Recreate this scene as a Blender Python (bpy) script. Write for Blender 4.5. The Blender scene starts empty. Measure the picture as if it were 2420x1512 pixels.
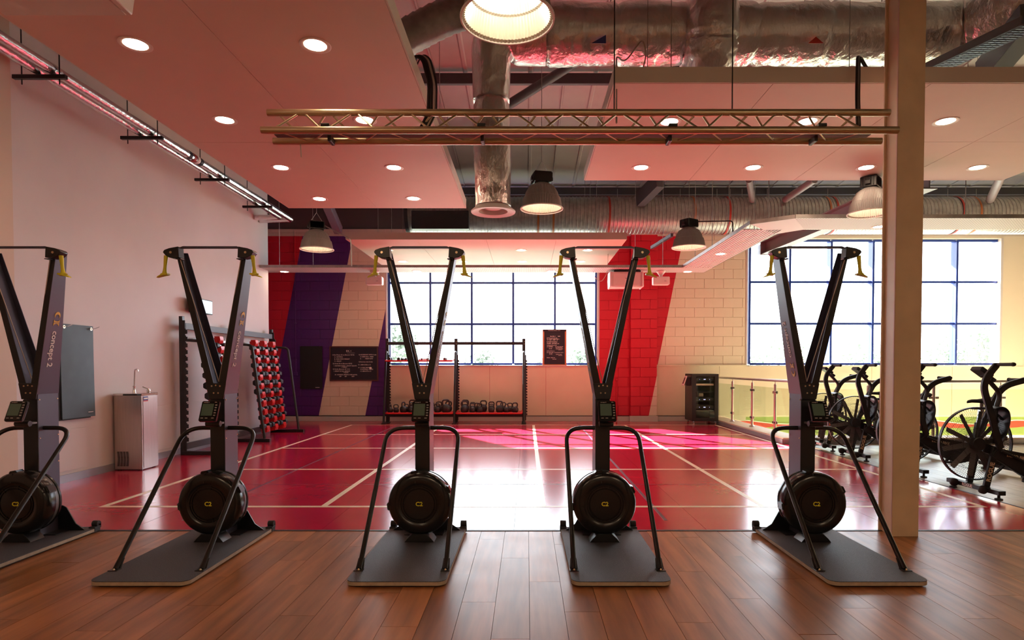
import bpy, bmesh, math, random
from mathutils import Vector, Matrix
random.seed(7)
PI = math.pi
SC = bpy.context.scene
COL = SC.collection

# ------------------------------------------------------------------ camera, sky, sun, exposure
F = 1438.0; VPX = 1245.0; PPY = 902.5; TH = 0.024; HC = 1.264
cam_d = bpy.data.cameras.new('camera'); cam = bpy.data.objects.new('camera', cam_d); COL.objects.link(cam)
cam.location = (0, 0, HC); cam.rotation_euler = (PI/2 - TH, 0, 0)
cam_d.sensor_width = 36.0; cam_d.lens = F/2420*36; cam_d.clip_start = 0.05; cam_d.clip_end = 400
cam_d.shift_x = -(VPX - 1210)/2420; cam_d.shift_y = (PPY - 756)/2420
SC.camera = cam
vs = SC.view_settings
vs.view_transform = 'Standard'; vs.look = 'None'; vs.gamma = 1.0; vs.use_curve_mapping = False; vs.exposure = 0.28
W = bpy.data.worlds.new('sky'); SC.world = W; W.use_nodes = True
bg = W.node_tree.nodes['Background']; bg.inputs[0].default_value = (0.90, 0.95, 1.0, 1); bg.inputs[1].default_value = 8.5
SUNDIR = Vector((0.6, -1.0, -0.72)).normalized()
sl = bpy.data.lights.new('sun', 'SUN'); sl.energy = 75.0; sl.angle = 0.012; sl.color = (1, .95, .88)
so = bpy.data.objects.new('sun', sl); COL.objects.link(so); so.rotation_euler = SUNDIR.to_track_quat('-Z', 'Y').to_euler()
SC.cycles.max_bounces = 8; SC.cycles.diffuse_bounces = 5; SC.cycles.glossy_bounces = 4; SC.cycles.transparent_max_bounces = 12
SC.cycles.sample_clamp_indirect = 6.0
DOWN_E = 60.0; BAY_E = 24.0
for k_, (x_, y_) in enumerate(((-2.6, -1.4), (.4, -1.4), (3.4, -1.4))):       # unseen warm fill lamps added behind the camera to light the front
    al = bpy.data.lights.new('rear_fill_lamp', 'AREA'); al.energy = 34; al.size = 1.0; al.color = (1, .70, .44)
    ao = bpy.data.objects.new('rear_fill_lamp', al); COL.objects.link(ao); ao.location = (x_, y_, 3.44); ao.rotation_euler = (.35, 0, 0)

def ray(x, y):
    u = (x - VPX)/F; v = (PPY - y)/F
    return Vector((u, math.cos(TH) + v*math.sin(TH), -math.sin(TH) + v*math.cos(TH)))
def at(x, y, D):                       # the point of the plane Y = D seen at photo pixel (x, y)
    d = ray(x, y); return Vector((0, 0, HC)) + d*(D/d.y)
def on_z(x, y, z=0.0):                 # the point of the horizontal plane Z = z seen at photo pixel (x, y)
    d = ray(x, y); return Vector((0, 0, HC)) + d*((z - HC)/d.z)

# ------------------------------------------------------------------ materials
MATS = {}
def mat(name, col, rough=.6, metal=0., noise=0., nscale=8., bump=0., bscale=40., emit=None, es=0., coat=0., spec=.5, stretch=None, rvar=0., bdist=.02):
    if name in MATS: return MATS[name]
    m = bpy.data.materials.new(name); m.use_nodes = True; nt = m.node_tree; b = nt.nodes['Principled BSDF']
    b.inputs['Base Color'].default_value = (*col, 1); b.inputs['Roughness'].default_value = rough
    b.inputs['Metallic'].default_value = metal; b.inputs['Specular IOR Level'].default_value = spec
    if coat: b.inputs['Coat Weight'].default_value = coat; b.inputs['Coat Roughness'].default_value = .12
    if emit: b.inputs['Emission Color'].default_value = (*emit, 1); b.inputs['Emission Strength'].default_value = es
    if noise or bump or rvar:
        g = nt.nodes.new('ShaderNodeNewGeometry'); mp = nt.nodes.new('ShaderNodeMapping')
        mp.inputs['Scale'].default_value = stretch or (1, 1, 1)
        nt.links.new(g.outputs['Position'], mp.inputs['Vector'])
    if noise:
        n = nt.nodes.new('ShaderNodeTexNoise'); n.inputs['Scale'].default_value = nscale; n.inputs['Detail'].default_value = 5
        nt.links.new(mp.outputs[0], n.inputs['Vector'])
        r = nt.nodes.new('ShaderNodeMapRange'); r.inputs[1].default_value = .3; r.inputs[2].default_value = .7
        r.inputs[3].default_value = 1 - noise; r.inputs[4].default_value = 1 + noise
        nt.links.new(n.outputs[0], r.inputs[0])
        x = nt.nodes.new('ShaderNodeVectorMath'); x.operation = 'SCALE'; x.inputs[0].default_value = col
        nt.links.new(r.outputs[0], x.inputs['Scale']); nt.links.new(x.outputs[0], b.inputs['Base Color'])
    if rvar:
        n3 = nt.nodes.new('ShaderNodeTexNoise'); n3.inputs['Scale'].default_value = nscale*.6; n3.inputs['Detail'].default_value = 4
        nt.links.new(mp.outputs[0], n3.inputs['Vector'])
        r3 = nt.nodes.new('ShaderNodeMapRange'); r3.inputs[3].default_value = rough - rvar; r3.inputs[4].default_value = rough + rvar
        nt.links.new(n3.outputs[0], r3.inputs[0]); nt.links.new(r3.outputs[0], b.inputs['Roughness'])
    if bump:
        n2 = nt.nodes.new('ShaderNodeTexNoise'); n2.inputs['Scale'].default_value = bscale; n2.inputs['Detail'].default_value = 4
        nt.links.new(mp.outputs[0], n2.inputs['Vector'])
        bp = nt.nodes.new('ShaderNodeBump'); bp.inputs['Strength'].default_value = bump; bp.inputs['Distance'].default_value = bdist
        nt.links.new(n2.outputs[0], bp.inputs['Height']); nt.links.new(bp.outputs[0], b.inputs['Normal'])
    MATS[name] = m; return m

def stripe_mat():
    """wall paint: slanting red / purple / beige bands, laid out by the wall's own metres"""
    m = bpy.data.materials.new('wall_stripes'); m.use_nodes = True; nt = m.node_tree; b = nt.nodes['Principled BSDF']
    b.inputs['Roughness'].default_value = .45
    g = nt.nodes.new('ShaderNodeNewGeometry'); s = nt.nodes.new('ShaderNodeSeparateXYZ'); nt.links.new(g.outputs['Position'], s.inputs[0])
    a = nt.nodes.new('ShaderNodeMath'); a.operation = 'MULTIPLY_ADD'; a.inputs[1].default_value = -.197
    nt.links.new(s.outputs[2], a.inputs[0]); nt.links.new(s.outputs[0], a.inputs[2])
    mr = nt.nodes.new('ShaderNodeMapRange'); mr.inputs[1].default_value = -10; mr.inputs[2].default_value = 10; nt.links.new(a.outputs[0], mr.inputs[0])
    cr = nt.nodes.new('ShaderNodeValToRGB'); cr.color_ramp.interpolation = 'CONSTANT'; nt.links.new(mr.outputs[0], cr.inputs[0])
    RED = (.55, .003, .024, 1); PUR = (.075, .008, .16, 1); BEI = (.76, .64, .50, 1)
    e = cr.color_ramp.elements; e[0].position = 0; e[0].color = RED; e[1].position = (-6.128+10)/20; e[1].color = PUR
    for p, c in ((-4.968, BEI), (-3.836, PUR), (-1.5, RED), (2.776, BEI)):
        q = e.new((p+10)/20); q.color = c
    gt = nt.nodes.new('ShaderNodeMath'); gt.operation = 'GREATER_THAN'; gt.inputs[1].default_value = 4.33; nt.links.new(s.outputs[2], gt.inputs[0])
    mx = nt.nodes.new('ShaderNodeMix'); mx.data_type = 'RGBA'; nt.links.new(gt.outputs[0], mx.inputs['Factor'])
    nt.links.new(cr.outputs[0], mx.inputs['A']); mx.inputs['B'].default_value = (.62, .52, .45, 1)
    nt.links.new(mx.outputs['Result'], b.inputs['Base Color'])
    n = nt.nodes.new('ShaderNodeTexNoise'); n.inputs['Scale'].default_value = 60; nt.links.new(g.outputs['Position'], n.inputs['Vector'])
    bp = nt.nodes.new('ShaderNodeBump'); bp.inputs['Strength'].default_value = .12; bp.inputs['Distance'].default_value = .01
    nt.links.new(n.outputs[0], bp.inputs['Height']); nt.links.new(bp.outputs[0], b.inputs['Normal'])
    return m

def plank_mat(name, c0, c1, rough):
    """wood-look vinyl: grain along Y, a tone of its own for every plank"""
    m = bpy.data.materials.new(name); m.use_nodes = True; nt = m.node_tree; b = nt.nodes['Principled BSDF']
    g = nt.nodes.new('ShaderNodeNewGeometry'); oi = nt.nodes.new('ShaderNodeObjectInfo')
    mp = nt.nodes.new('ShaderNodeMapping'); mp.inputs['Scale'].default_value = (14, 1.3, 1); nt.links.new(g.outputs['Position'], mp.inputs['Vector'])
    cb = nt.nodes.new('ShaderNodeCombineXYZ'); mu = nt.nodes.new('ShaderNodeMath'); mu.operation = 'MULTIPLY'; mu.inputs[1].default_value = 40
    nt.links.new(oi.outputs['Random'], mu.inputs[0]); nt.links.new(mu.outputs[0], cb.inputs[0]); nt.links.new(mu.outputs[0], cb.inputs[1]); nt.links.new(cb.outputs[0], mp.inputs['Location'])
    n = nt.nodes.new('ShaderNodeTexNoise'); n.inputs['Scale'].default_value = 1.0; n.inputs['Detail'].default_value = 6; n.inputs['Roughness'].default_value = .5
    nt.links.new(mp.outputs[0], n.inputs['Vector'])
    cr = nt.nodes.new('ShaderNodeValToRGB'); e = cr.color_ramp.elements; e[0].position = .22; e[0].color = (*c0, 1); e[1].position = .78; e[1].color = (*c1, 1)
    nt.links.new(n.outputs[0], cr.inputs[0])
    r = nt.nodes.new('ShaderNodeMapRange'); r.inputs[3].default_value = .78; r.inputs[4].default_value = 1.2; nt.links.new(oi.outputs['Random'], r.inputs[0])
    x = nt.nodes.new('ShaderNodeVectorMath'); x.operation = 'SCALE'; nt.links.new(cr.outputs[0], x.inputs[0]); nt.links.new(r.outputs[0], x.inputs['Scale'])
    nt.links.new(x.outputs[0], b.inputs['Base Color'])
    n3 = nt.nodes.new('ShaderNodeTexNoise'); n3.inputs['Scale'].default_value = 3.5; n3.inputs['Detail'].default_value = 6; nt.links.new(g.outputs['Position'], n3.inputs['Vector'])
    r3 = nt.nodes.new('ShaderNodeMapRange'); r3.inputs[3].default_value = rough; r3.inputs[4].default_value = rough + .13
    nt.links.new(n3.outputs[0], r3.inputs[0]); nt.links.new(r3.outputs[0], b.inputs['Roughness'])
    bp = nt.nodes.new('ShaderNodeBump'); bp.inputs['Strength'].default_value = .012; bp.inputs['Distance'].default_value = .01
    nt.links.new(n.outputs[0], bp.inputs['Height']); nt.links.new(bp.outputs[0], b.inputs['Normal'])
    return m

def glass_mat(name, tint, k=.12):
    m = bpy.data.materials.new(name); m.use_nodes = True; nt = m.node_tree; nt.nodes.clear()
    o = nt.nodes.new('ShaderNodeOutputMaterial'); mx = nt.nodes.new('ShaderNodeMixShader'); t = nt.nodes.new('ShaderNodeBsdfTransparent'); g = nt.nodes.new('ShaderNodeBsdfGlossy')
    lw = nt.nodes.new('ShaderNodeLayerWeight'); lw.inputs[0].default_value = .5
    pw = nt.nodes.new('ShaderNodeMath'); pw.operation = 'POWER'; pw.inputs[1].default_value = 5; nt.links.new(lw.outputs['Facing'], pw.inputs[0])
    fr = nt.nodes.new('ShaderNodeMath'); fr.operation = 'MULTIPLY_ADD'; fr.inputs[1].default_value = .85; fr.inputs[2].default_value = .035; nt.links.new(pw.outputs[0], fr.inputs[0])
    t.inputs[0].default_value = (*tint, 1); g.inputs['Roughness'].default_value = .02
    nt.links.new(fr.outputs[0], mx.inputs[0]); nt.links.new(t.outputs[0], mx.inputs[1]); nt.links.new(g.outputs[0], mx.inputs[2]); nt.links.new(mx.outputs[0], o.inputs[0])
    return m

M_STRIPE = stripe_mat()
M_PLANK = plank_mat('brown_plank', (.155, .050, .014), (.50, .19, .064), .285)
M_PLANK2 = plank_mat('sheen_grey_plank', (.14, .085, .05), (.27, .17, .10), .285)  # same wood as the brown planks, window reflection greyed into its colour
M_RED = mat('red_vinyl', (.48, .011, .042), .17, noise=.10, nscale=1.6, bump=.03, bscale=9)
M_LINE = mat('court_paint', (.80, .70, .52), .35)
M_DLINE = mat('dark_court_paint', (.10, .02, .05), .35)
M_WHITE = mat('white_wall_paint', (.62, .55, .53), .55, noise=.04, nscale=1.2)
M_PIER = mat('beige_wall_paint', (.60, .46, .36), .6)
M_PLASTER = mat('beige_plaster', (.74, .61, .45), .5, noise=.05, nscale=1.5)
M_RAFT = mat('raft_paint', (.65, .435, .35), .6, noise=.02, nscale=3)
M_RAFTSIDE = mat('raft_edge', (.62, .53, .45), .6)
M_COLUMN = mat('column_paint', (.70, .52, .33), .45, noise=.08, nscale=5)
M_ROOF = mat('roof_liner', (.38, .34, .32), .5, noise=.05, nscale=3)
M_STEEL = mat('purlin_steel', (.075, .07, .085), .5)
M_BEAM = mat('grey_oxide_steel', (.21, .165, .175), .45)
M_DARKC = mat('dark_cladding', (.10, .085, .085), .6)
M_FOIL = mat('duct_foil', (.80, .76, .75), .30, 1., bump=.75, bscale=8, noise=.10, nscale=4, bdist=.055, stretch=(1, 1, .6))
M_PIPEFOIL = mat('pipe_foil', (.75, .72, .72), .2, 1., bump=.3, bscale=25)
M_GALV = mat('galvanised', (.42, .40, .39), .42, .85, noise=.15, nscale=12)
M_BLACKSHEET = mat('black_sheet', (.035, .033, .038), .5)
M_TRUSS = mat('warm_lit_alloy', (.58, .46, .30), .36, .9)  # aluminium, with the warm lamp light put into its bronze tint
M_SKIB = mat('ski_black', (.010, .010, .012), .34)
M_SKIP = mat('ski_purple_grey', (.066, .062, .095), .38, metal=.25)
M_TUBE = mat('tube_black', (.030, .026, .025), .28, metal=.5)
M_PLASTIC = mat('gloss_black_plastic', (.010, .010, .011), .2)
M_BAND = mat('grey_mesh_band', (.16, .15, .15), .45, metal=.5)
M_DECKTOP = mat('grit_black', (.050, .048, .056), .55, noise=.35, nscale=160, bump=.4, bscale=220)
M_PLY = mat('ply_edge', (.42, .33, .23), .6, noise=.1, nscale=30)
M_YEL = mat('handle_yellow', (.72, .64, .02), .4)
M_GOLD = mat('logo_gold', (.75, .42, .03), .5)
M_TXT = mat('white_print', (.75, .66, .64), .5)
M_ROGUE = mat('tan_print', (.70, .52, .36), .5)
M_BOLT = mat('brass_bolt', (.75, .55, .35), .3, 1.)
M_LCD = mat('lcd_green', (.055, .075, .042), .25, emit=(.5, .6, .35), es=.02)
M_BTN = mat('grey_button', (.35, .32, .29), .5)
M_RUB = mat('black_rubber', (.018, .017, .018), .7)
M_BLACK = mat('powder_black', (.014, .014, .016), .42)
M_IRON = mat('cast_iron', (.026, .023, .022), .42, noise=.2, nscale=30)
M_HEX = mat('hex_rubber', (.022, .024, .032), .5)
M_REDSTEEL = mat('red_steel', (.60, .012, .014), .35)
M_CHROME = mat('chrome', (.72, .70, .68), .16, 1.)
M_STAIN = mat('brushed_steel', (.56, .50, .47), .33, 1., noise=.06, nscale=60, stretch=(1, 1, .05))
M_ALU = mat('grey_skirting', (.36, .36, .40), .4, metal=.5)
M_SKIRT = mat('pale_skirting', (.52, .47, .43), .5)
M_BLUE = mat('blue_frame', (.010, .035, .25), .35)
M_SPK = mat('speaker_white', (.74, .66, .62), .5)
M_GLASS = glass_mat('window_glass', (.97, .99, 1))
M_BGLASS = glass_mat('balustrade_glass', (.90, .95, .88))
M_MESHW = mat('white_perforated', (.62, .57, .56), .5)
M_TRAYD = mat('perforated_tray', (.12, .085, .08), .65)
M_LAMPO = mat('lamp_shell', (.27, .245, .24), .45)
M_LAMPI = mat('lamp_reflector', (.84, .81, .72), .3, metal=.4)
M_BULB = mat('bulb', (1, .9, .75), .4, emit=(1, .86, .66), es=BAY_E)
M_LENS = mat('downlight_lens', (1, .9, .8), .4, emit=(1, .74, .50), es=DOWN_E)
M_RIM = mat('downlight_rim', (.75, .62, .56), .4)
M_MATB = mat('blue_grey_mat', (.055, .095, .115), .55, noise=.1, nscale=6)
M_MATK = mat('black_mat', (.010, .010, .012), .65)
M_BOARD = mat('chalkboard', (.014, .012, .024), .6)
M_WOODF = mat('dark_wood_frame', (.10, .022, .020), .5)
M_ORANGE = mat('orange_wood_frame', (.52, .19, .09), .5)
M_CHALK = mat('chalk', (.90, .76, .72), .9)
M_SCREEN = mat('lit_screen', (.3, .4, .4), .3, emit=(.75, .95, 1), es=.8)
M_LED = mat('violet_led', (.2, .2, .6), .3, emit=(.55, .5, 1), es=2.0)
M_STRAPR = mat('red_strap', (.42, .03, .02), .5)
M_STRAPO = mat('orange_strap', (.45, .14, .04), .5)
M_CABLE = mat('black_cable', (.012, .011, .012), .5)
M_CABLEW = mat('pale_cable', (.50, .40, .34), .5)
M_LEAF = mat('leaf', (.18, .22, .175), .7, noise=.2, nscale=3)
M_BARK = mat('bark', (.16, .16, .14), .8)
M_GRASS = mat('grass_ground', (.25, .28, .20), .9)
M_GREENP = mat('lime_panel', (.30, .38, .10), .5)
M_REDP = mat('red_panel', (.62, .05, .03), .5)
M_WHP = mat('white_panel', (.8, .8, .75), .5)
M_FLAGB = mat('blue_sticker', (.05, .07, .25), .5)

# ------------------------------------------------------------------ mesh helpers
class MB:
    def __init__(s): s.bm = bmesh.new()
    def box(s, c, d, rot=None):
        r = bmesh.ops.create_cube(s.bm, size=1.0)
        M = Matrix.Translation(c) @ (rot.to_4x4() if rot is not None else Matrix()) @ Matrix.Diagonal((*d, 1))
        bmesh.ops.transform(s.bm, matrix=M, verts=r['verts']); return s
    def box2(s, a, b):
        return s.box([(a[i]+b[i])/2 for i in range(3)], [abs(b[i]-a[i]) for i in range(3)])
    def bar(s, p0, p1, w, h, up=(0, 0, 1)):
        p0, p1 = Vector(p0), Vector(p1); d = (p1-p0); L = d.length; d.normalize(); u = Vector(up)
        x = d.cross(u)
        if x.length < 1e-4: u = Vector((0, 1, 0)); x = d.cross(u)
        x.normalize(); z = x.cross(d)
        R = Matrix((x, d, z)).transposed()
        return s.box((p0+p1)/2, (w, L, h), R)
    def tube(s, pts, r, n=8, cap=True, closed=False):
        P = [Vector(p) for p in pts]; rs = r if isinstance(r, (list, tuple)) else [r]*len(P)
        N = len(P); T = []
        for i in range(N):
            if closed: t = P[(i+1) % N]-P[i-1]
            else: t = P[min(i+1, N-1)]-P[max(i-1, 0)]
            T.append(t.normalized())
        ref = Vector((0, 0, 1)) if abs(T[0].z) < .9 else Vector((1, 0, 0))
        x = T[0].cross(ref).normalized(); rings = []
        for i in range(N):
            x = (x - T[i]*x.dot(T[i])).normalized(); y = T[i].cross(x)
            rings.append([s.bm.verts.new(P[i] + (x*math.cos(2*PI*k/n) + y*math.sin(2*PI*k/n))*rs[i]) for k in range(n)])
        for i in range(N if closed else N-1):
            a, b = rings[i], rings[(i+1) % N]
            for k in range(n): s.bm.faces.new((a[k], a[(k+1) % n], b[(k+1) % n], b[k]))
        if cap and not closed:
            s.bm.faces.new(rings[0][::-1]); s.bm.faces.new(rings[-1])
        return s
    def lathe(s, prof, n=32, o=(0, 0, 0), axis='Z', rad=None, close=False):
        o = Vector(o); rings = []
        def P(r, h, k):
            a = 2*PI*k/n; q = r*(rad(k) if rad else 1)
            if axis == 'Z': return o + Vector((q*math.cos(a), q*math.sin(a), h))
            if axis == 'Y': return o + Vector((q*math.cos(a), h, q*math.sin(a)))
            return o + Vector((h, q*math.cos(a), q*math.sin(a)))
        for r, h in prof:
            if r < 1e-6: rings.append([s.bm.verts.new(P(0, h, 0))])
            else: rings.append([s.bm.verts.new(P(r, h, k)) for k in range(n)])
        seq = list(zip(rings, rings[1:])) + ([(rings[-1], rings[0])] if close else [])
        for a, b in seq:
            for k in range(n):
                k2 = (k+1) % n
                if len(a) == 1 and len(b) == 1: continue
                if len(a) == 1: s.bm.faces.new((a[0], b[k2], b[k]))
                elif len(b) == 1: s.bm.faces.new((a[k], a[k2], b[0]))
                else: s.bm.faces.new((a[k], a[k2], b[k2], b[k]))
        return s
    def prism(s, poly, vec, o=(0, 0, 0), ux=(1, 0, 0), uy=(0, 0, 1)):
        o, ux, uy, vec = Vector(o), Vector(ux), Vector(uy), Vector(vec)
        a = [s.bm.verts.new(o + ux*x + uy*y) for x, y in poly]; b = [s.bm.verts.new(v.co + vec) for v in a]
        n = len(a)
        s.bm.faces.new(a); s.bm.faces.new(b[::-1])
        for i in range(n): s.bm.faces.new((a[i], b[i], b[(i+1) % n], a[(i+1) % n]))
        return s
    def loft(s, A, B):
        a = [s.bm.verts.new(Vector(p)) for p in A]; b = [s.bm.verts.new(Vector(p)) for p in B]; n = len(a)
        s.bm.faces.new(a); s.bm.faces.new(b[::-1])
        for i in range(n): s.bm.faces.new((a[i], b[i], b[(i+1) % n], a[(i+1) % n]))
        return s
    def mesh(s, name, m, bevel=0., seg=1, smooth=True, ang=35):
        bm = s.bm
        bmesh.ops.recalc_face_normals(bm, faces=bm.faces[:])
        if bevel:
            es = [e for e in bm.edges if len(e.link_faces) == 2 and e.calc_face_angle(0) > .6]
            bmesh.ops.bevel(bm, geom=es, offset=bevel, segments=seg, affect='EDGES', clamp_overlap=True)
        if smooth:
            for f in bm.faces: f.smooth = True
            lim = math.radians(ang)
            for e in bm.edges:
                if len(e.link_faces) != 2 or e.calc_face_angle(0) > lim: e.smooth = False
        me = bpy.data.meshes.new(name); bm.to_mesh(me); bm.free()
        if m: me.materials.append(m)
        return me
    def build(s, name, m, parent=None, bevel=0., seg=1, smooth=True, loc=None, ang=35):
        return obj(name, s.mesh(name, m, bevel, seg, smooth, ang), parent, loc)

def obj(name, me, parent=None, loc=None):
    o = bpy.data.objects.new(name, me); COL.objects.link(o)
    if parent is not None: o.parent = parent
    if loc is not None: o.location = loc
    return o
def tag(o, label, cat, group=None):
    o['label'] = label; o['category'] = cat
    if group: o['group'] = group
    return o
def thing(name, label, cat, loc=(0, 0, 0), rz=0., group=None):
    o = bpy.data.objects.new(name, None); COL.objects.link(o); o.empty_display_size = .1
    o.location = loc; o.rotation_euler = (0, 0, rz); return tag(o, label, cat, group)
def struct(o):
    o['kind'] = 'structure'; return o
def srt(name, loc=(0, 0, 0)):
    o = bpy.data.objects.new(name, None); COL.objects.link(o); o.location = loc; return struct(o)
def dup(root, loc, label, rz=None):
    r = root.copy(); COL.objects.link(r); r.location = loc; r['label'] = label
    if rz is not None: r.rotation_euler = (0, 0, rz)
    for ch in list(root.children):
        c = ch.copy(); COL.objects.link(c); c.parent = r
        for g in list(ch.children):
            d = g.copy(); COL.objects.link(d); d.parent = c
    return r
def part_label(o, s): o['label'] = s; return o
def mesh_of(name, fn, m, **k):
    b = MB(); fn(b); return b.mesh(name, m, **k)
def text_mesh(s, size, m, ext=.0008, bold=0., align='LEFT', spacing=1.0):
    cu = bpy.data.curves.new('lettering', 'FONT'); cu.body = s; cu.size = size; cu.extrude = ext; cu.offset = bold
    cu.resolution_u = 2; cu.align_x = align; cu.align_y = 'CENTER'; cu.space_character = spacing
    t = bpy.data.objects.new('lettering', cu); me = bpy.data.meshes.new_from_object(t)
    bpy.data.objects.remove(t); me.materials.clear(); me.materials.append(m); return me
def text(s, size, m, parent, o, ux, uy, name='lettering', **k):
    me = text_mesh(s, size, m, **k); ob = obj(name, me, parent)
    ux, uy = Vector(ux).normalized(), Vector(uy).normalized(); uz = ux.cross(uy)
    M = Matrix((ux, uy, uz)).transposed().to_4x4(); M.translation = Vector(o); ob.matrix_local = M; return ob
def arc(c, r, a0, a1, n, u, v):
    c, u, v = Vector(c), Vector(u), Vector(v)
    return [c + u*(r*math.cos(a0+(a1-a0)*i/n)) + v*(r*math.sin(a0+(a1-a0)*i/n)) for i in range(n+1)]
def rounded(pts, r, n=6):
    P = [Vector(p) for p in pts]; out = [P[0]]
    for i in range(1, len(P)-1):
        a, b, c = P[i-1], P[i], P[i+1]; d1 = (a-b).normalized(); d2 = (c-b).normalized()
        rr = min(r, (a-b).length*.49, (c-b).length*.49)
        p, q = b+d1*rr, b+d2*rr
        for k in range(n+1):
            t = k/n; out.append(p*(1-t)**2 + b*2*t*(1-t) + q*t*t)
    out.append(P[-1]); return out

# ------------------------------------------------------------------ room shell
WY = 14.3                                   # inner face of the far wall
def roof_z(y): return 5.35 + (WY - y)*.09
# ---- floor
floor = MB()
floor.box2((-8, -6, -.30), (4.62, WY+.3, -.012)).box2((4.62, -6, -.30), (12.5, 10.2, -.012))
floor = struct(floor.build('floor', M_RUB, smooth=False))
BND = 4.70                                  # front edge of the red vinyl
EX = 4.45                                   # side edge of the red vinyl
xs = [-8, -6.1, -4.6, -3.1, -1.6, -.1, 1.4, 2.9, EX]
for a, b in zip(xs, xs[1:]):
    if b <= 4.24 or True:
        MB().box2((a+.0012, BND, -.012), (b-.0012, WY+.05, 0)).build('vinyl_sheet', M_RED, floor, smooth=False)
MB().box2((-8, BND-.028, -.012), (EX+.02, BND-.002, .004)).build('edge_strip', M_BLACK, floor, smooth=False)
MB().box2((EX+.001, BND-.028, -.012), (EX+.02, 10.05, .003)).build('edge_strip', M_BLACK, floor, smooth=False)
PLK = {}
def planks(x0, x1, y0, y1, w, L, m):
    k = 0; x = x0
    while x < x1 - 1e-4:
        xe = min(x+w, x1); off = (k*.37 % 1)*L; y = y0 - off
        while y < y1 - 1e-4:
            ya, yb = max(y, y0), min(y+L, y1)
            if yb - ya > .02:
                key = (round(xe-x, 3), round(yb-ya, 2), m.name)
                if key not in PLK: PLK[key] = MB().box((0, 0, 0), (xe-x-.0022, yb-ya-.0022, .012)).mesh('plank', m, smooth=False)
                obj('plank', PLK[key], floor, ((x+xe)/2, (ya+yb)/2, -.006))
            y += L
        x = xe; k += 1
planks(-4.9, 4.9, 2.35, BND-.03, .182, 1.2, M_PLANK)
planks(EX+.022, 8.2, BND-.03, 10.02, .19, 1.9, M_PLANK2)
MB().box2((-8, -6, -.012), (12.5, 2.35, 0)).build('floor_covering', M_PLANK, floor, smooth=False)
MB().box2((4.9, 2.35, -.012), (12.5, BND-.03, 0)).build('floor_covering', M_PLANK, floor, smooth=False)
MB().box2((8.2, BND-.03, -.012), (12.5, 10.02, 0)).build('floor_covering', M_PLANK2, floor, smooth=False)
MB().box2((-8, 2.35, -.012), (-4.9, BND-.03, 0)).build('floor_covering', M_PLANK, floor, smooth=False)
LW = .055
def line(x0, y0, x1, y1, m=M_LINE, z=.0012):
    MB().box2((x0, y0, 0), (x1, y1, z)).build('court_line', m, floor, smooth=False)
CY = [5.50, 7.52, 9.50, 11.45, 13.35]; CX = [-3.85, -1.85, .147, 2.15, 4.14]
for y in CY: line(CX[0]-LW/2, y-LW/2, CX[4]+LW/2, y+LW/2)
for x in CX: line(x-LW/2, CY[0]-LW/2, x+LW/2, CY[4]+LW/2, z=.0013)
for x in (-2.84, 1.15): line(x-.015, 5.0, x+.015, 13.9, M_DLINE, .0010)
for y in (6.55,): line(-3.8, y-.006, 4.1, y+.006, M_DLINE, .0010)

# ---- side walls, rear wall
wl = MB()
wl.box2((-5.40, 5.60, 0), (-5.08, 12.0, roof_z(5.6))).box2((-5.40, -6, 0), (-4.71, 5.60, roof_z(-6)))
wl = struct(wl.build('wall_left', M_WHITE, smooth=False))
MB().box2((-4.712, -5.9, 0.0), (-4.700, 5.602, 7.0)).build('pier_lining', M_PIER, wl, smooth=False)
for (ya, yb, z0, z1) in ((6.28, 7.0, .12, .58), (7.75, 8.1, .12, .72), (8.12, 9.6, .12, .74)):
    MB().box2((-5.08, ya, z0), (-5.072, yb, z1)).build('access_panel', M_WHITE, wl, bevel=.002)
MB().box2((-5.08, 5.605, 0), (-5.062, 12.0, .085)).build('baseboard_left', M_ALU, smooth=False)
struct(bpy.data.objects['baseboard_left'])
struct(MB().box2((-8.2, 11.7, 0), (-7.9, WY+.3, 6)).build('wall_recess', M_WHITE, smooth=False))
struct(MB().box2((-8, 11.7, 0), (-5.40, 12.0, 6)).build('wall_return', M_WHITE, smooth=False))
struct(MB().box2((12.5, -6, -3), (12.8, WY+.3, 7.4)).build('wall_right', M_PLASTER, smooth=False))
struct(MB().box2((-8, -6.3, -.3), (12.8, -6, 7.6)).build('wall_rear', M_PLASTER, smooth=False))

# ---- back wall with two window openings
def X(px, D=WY): return at(px, 868, D).x
def Z(py, D=WY): return at(1245, py, D).z
W1 = (X(914), X(1412)); W2 = (X(1764), X(2362))
ZS = Z(863); ZH1 = Z(566); ZH2 = Z(563)
ZTOP = Z(541)
wb = MB(); y0, y1 = WY+.012, WY+.30
wb.box2((-8, y0, 0), (W1[0], y1, ZTOP)); wb.box2((W1[0], y0, 0), (W1[1], y1, ZS)); wb.box2((W1[0], y0, ZH1), (W1[1], y1, ZTOP))
wb.box2((W1[1], y0, 0), (W2[0], y1, ZTOP)); wb.box2((W2[0], y0, .10), (W2[1], y1, ZS)); wb.box2((W2[0], y0, ZH2), (W2[1], y1, ZTOP))
wb.box2((W2[1], y0, .10), (12.5, y1, ZTOP))
wb = struct(wb.build('wall_back', M_STRIPE, smooth=False))
MB().box2((-8, WY+.05, ZTOP), (12.5, WY+.3, 5.4)).build('upper_cladding', M_DARKC, wb, smooth=False)
BLK = {}
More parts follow.
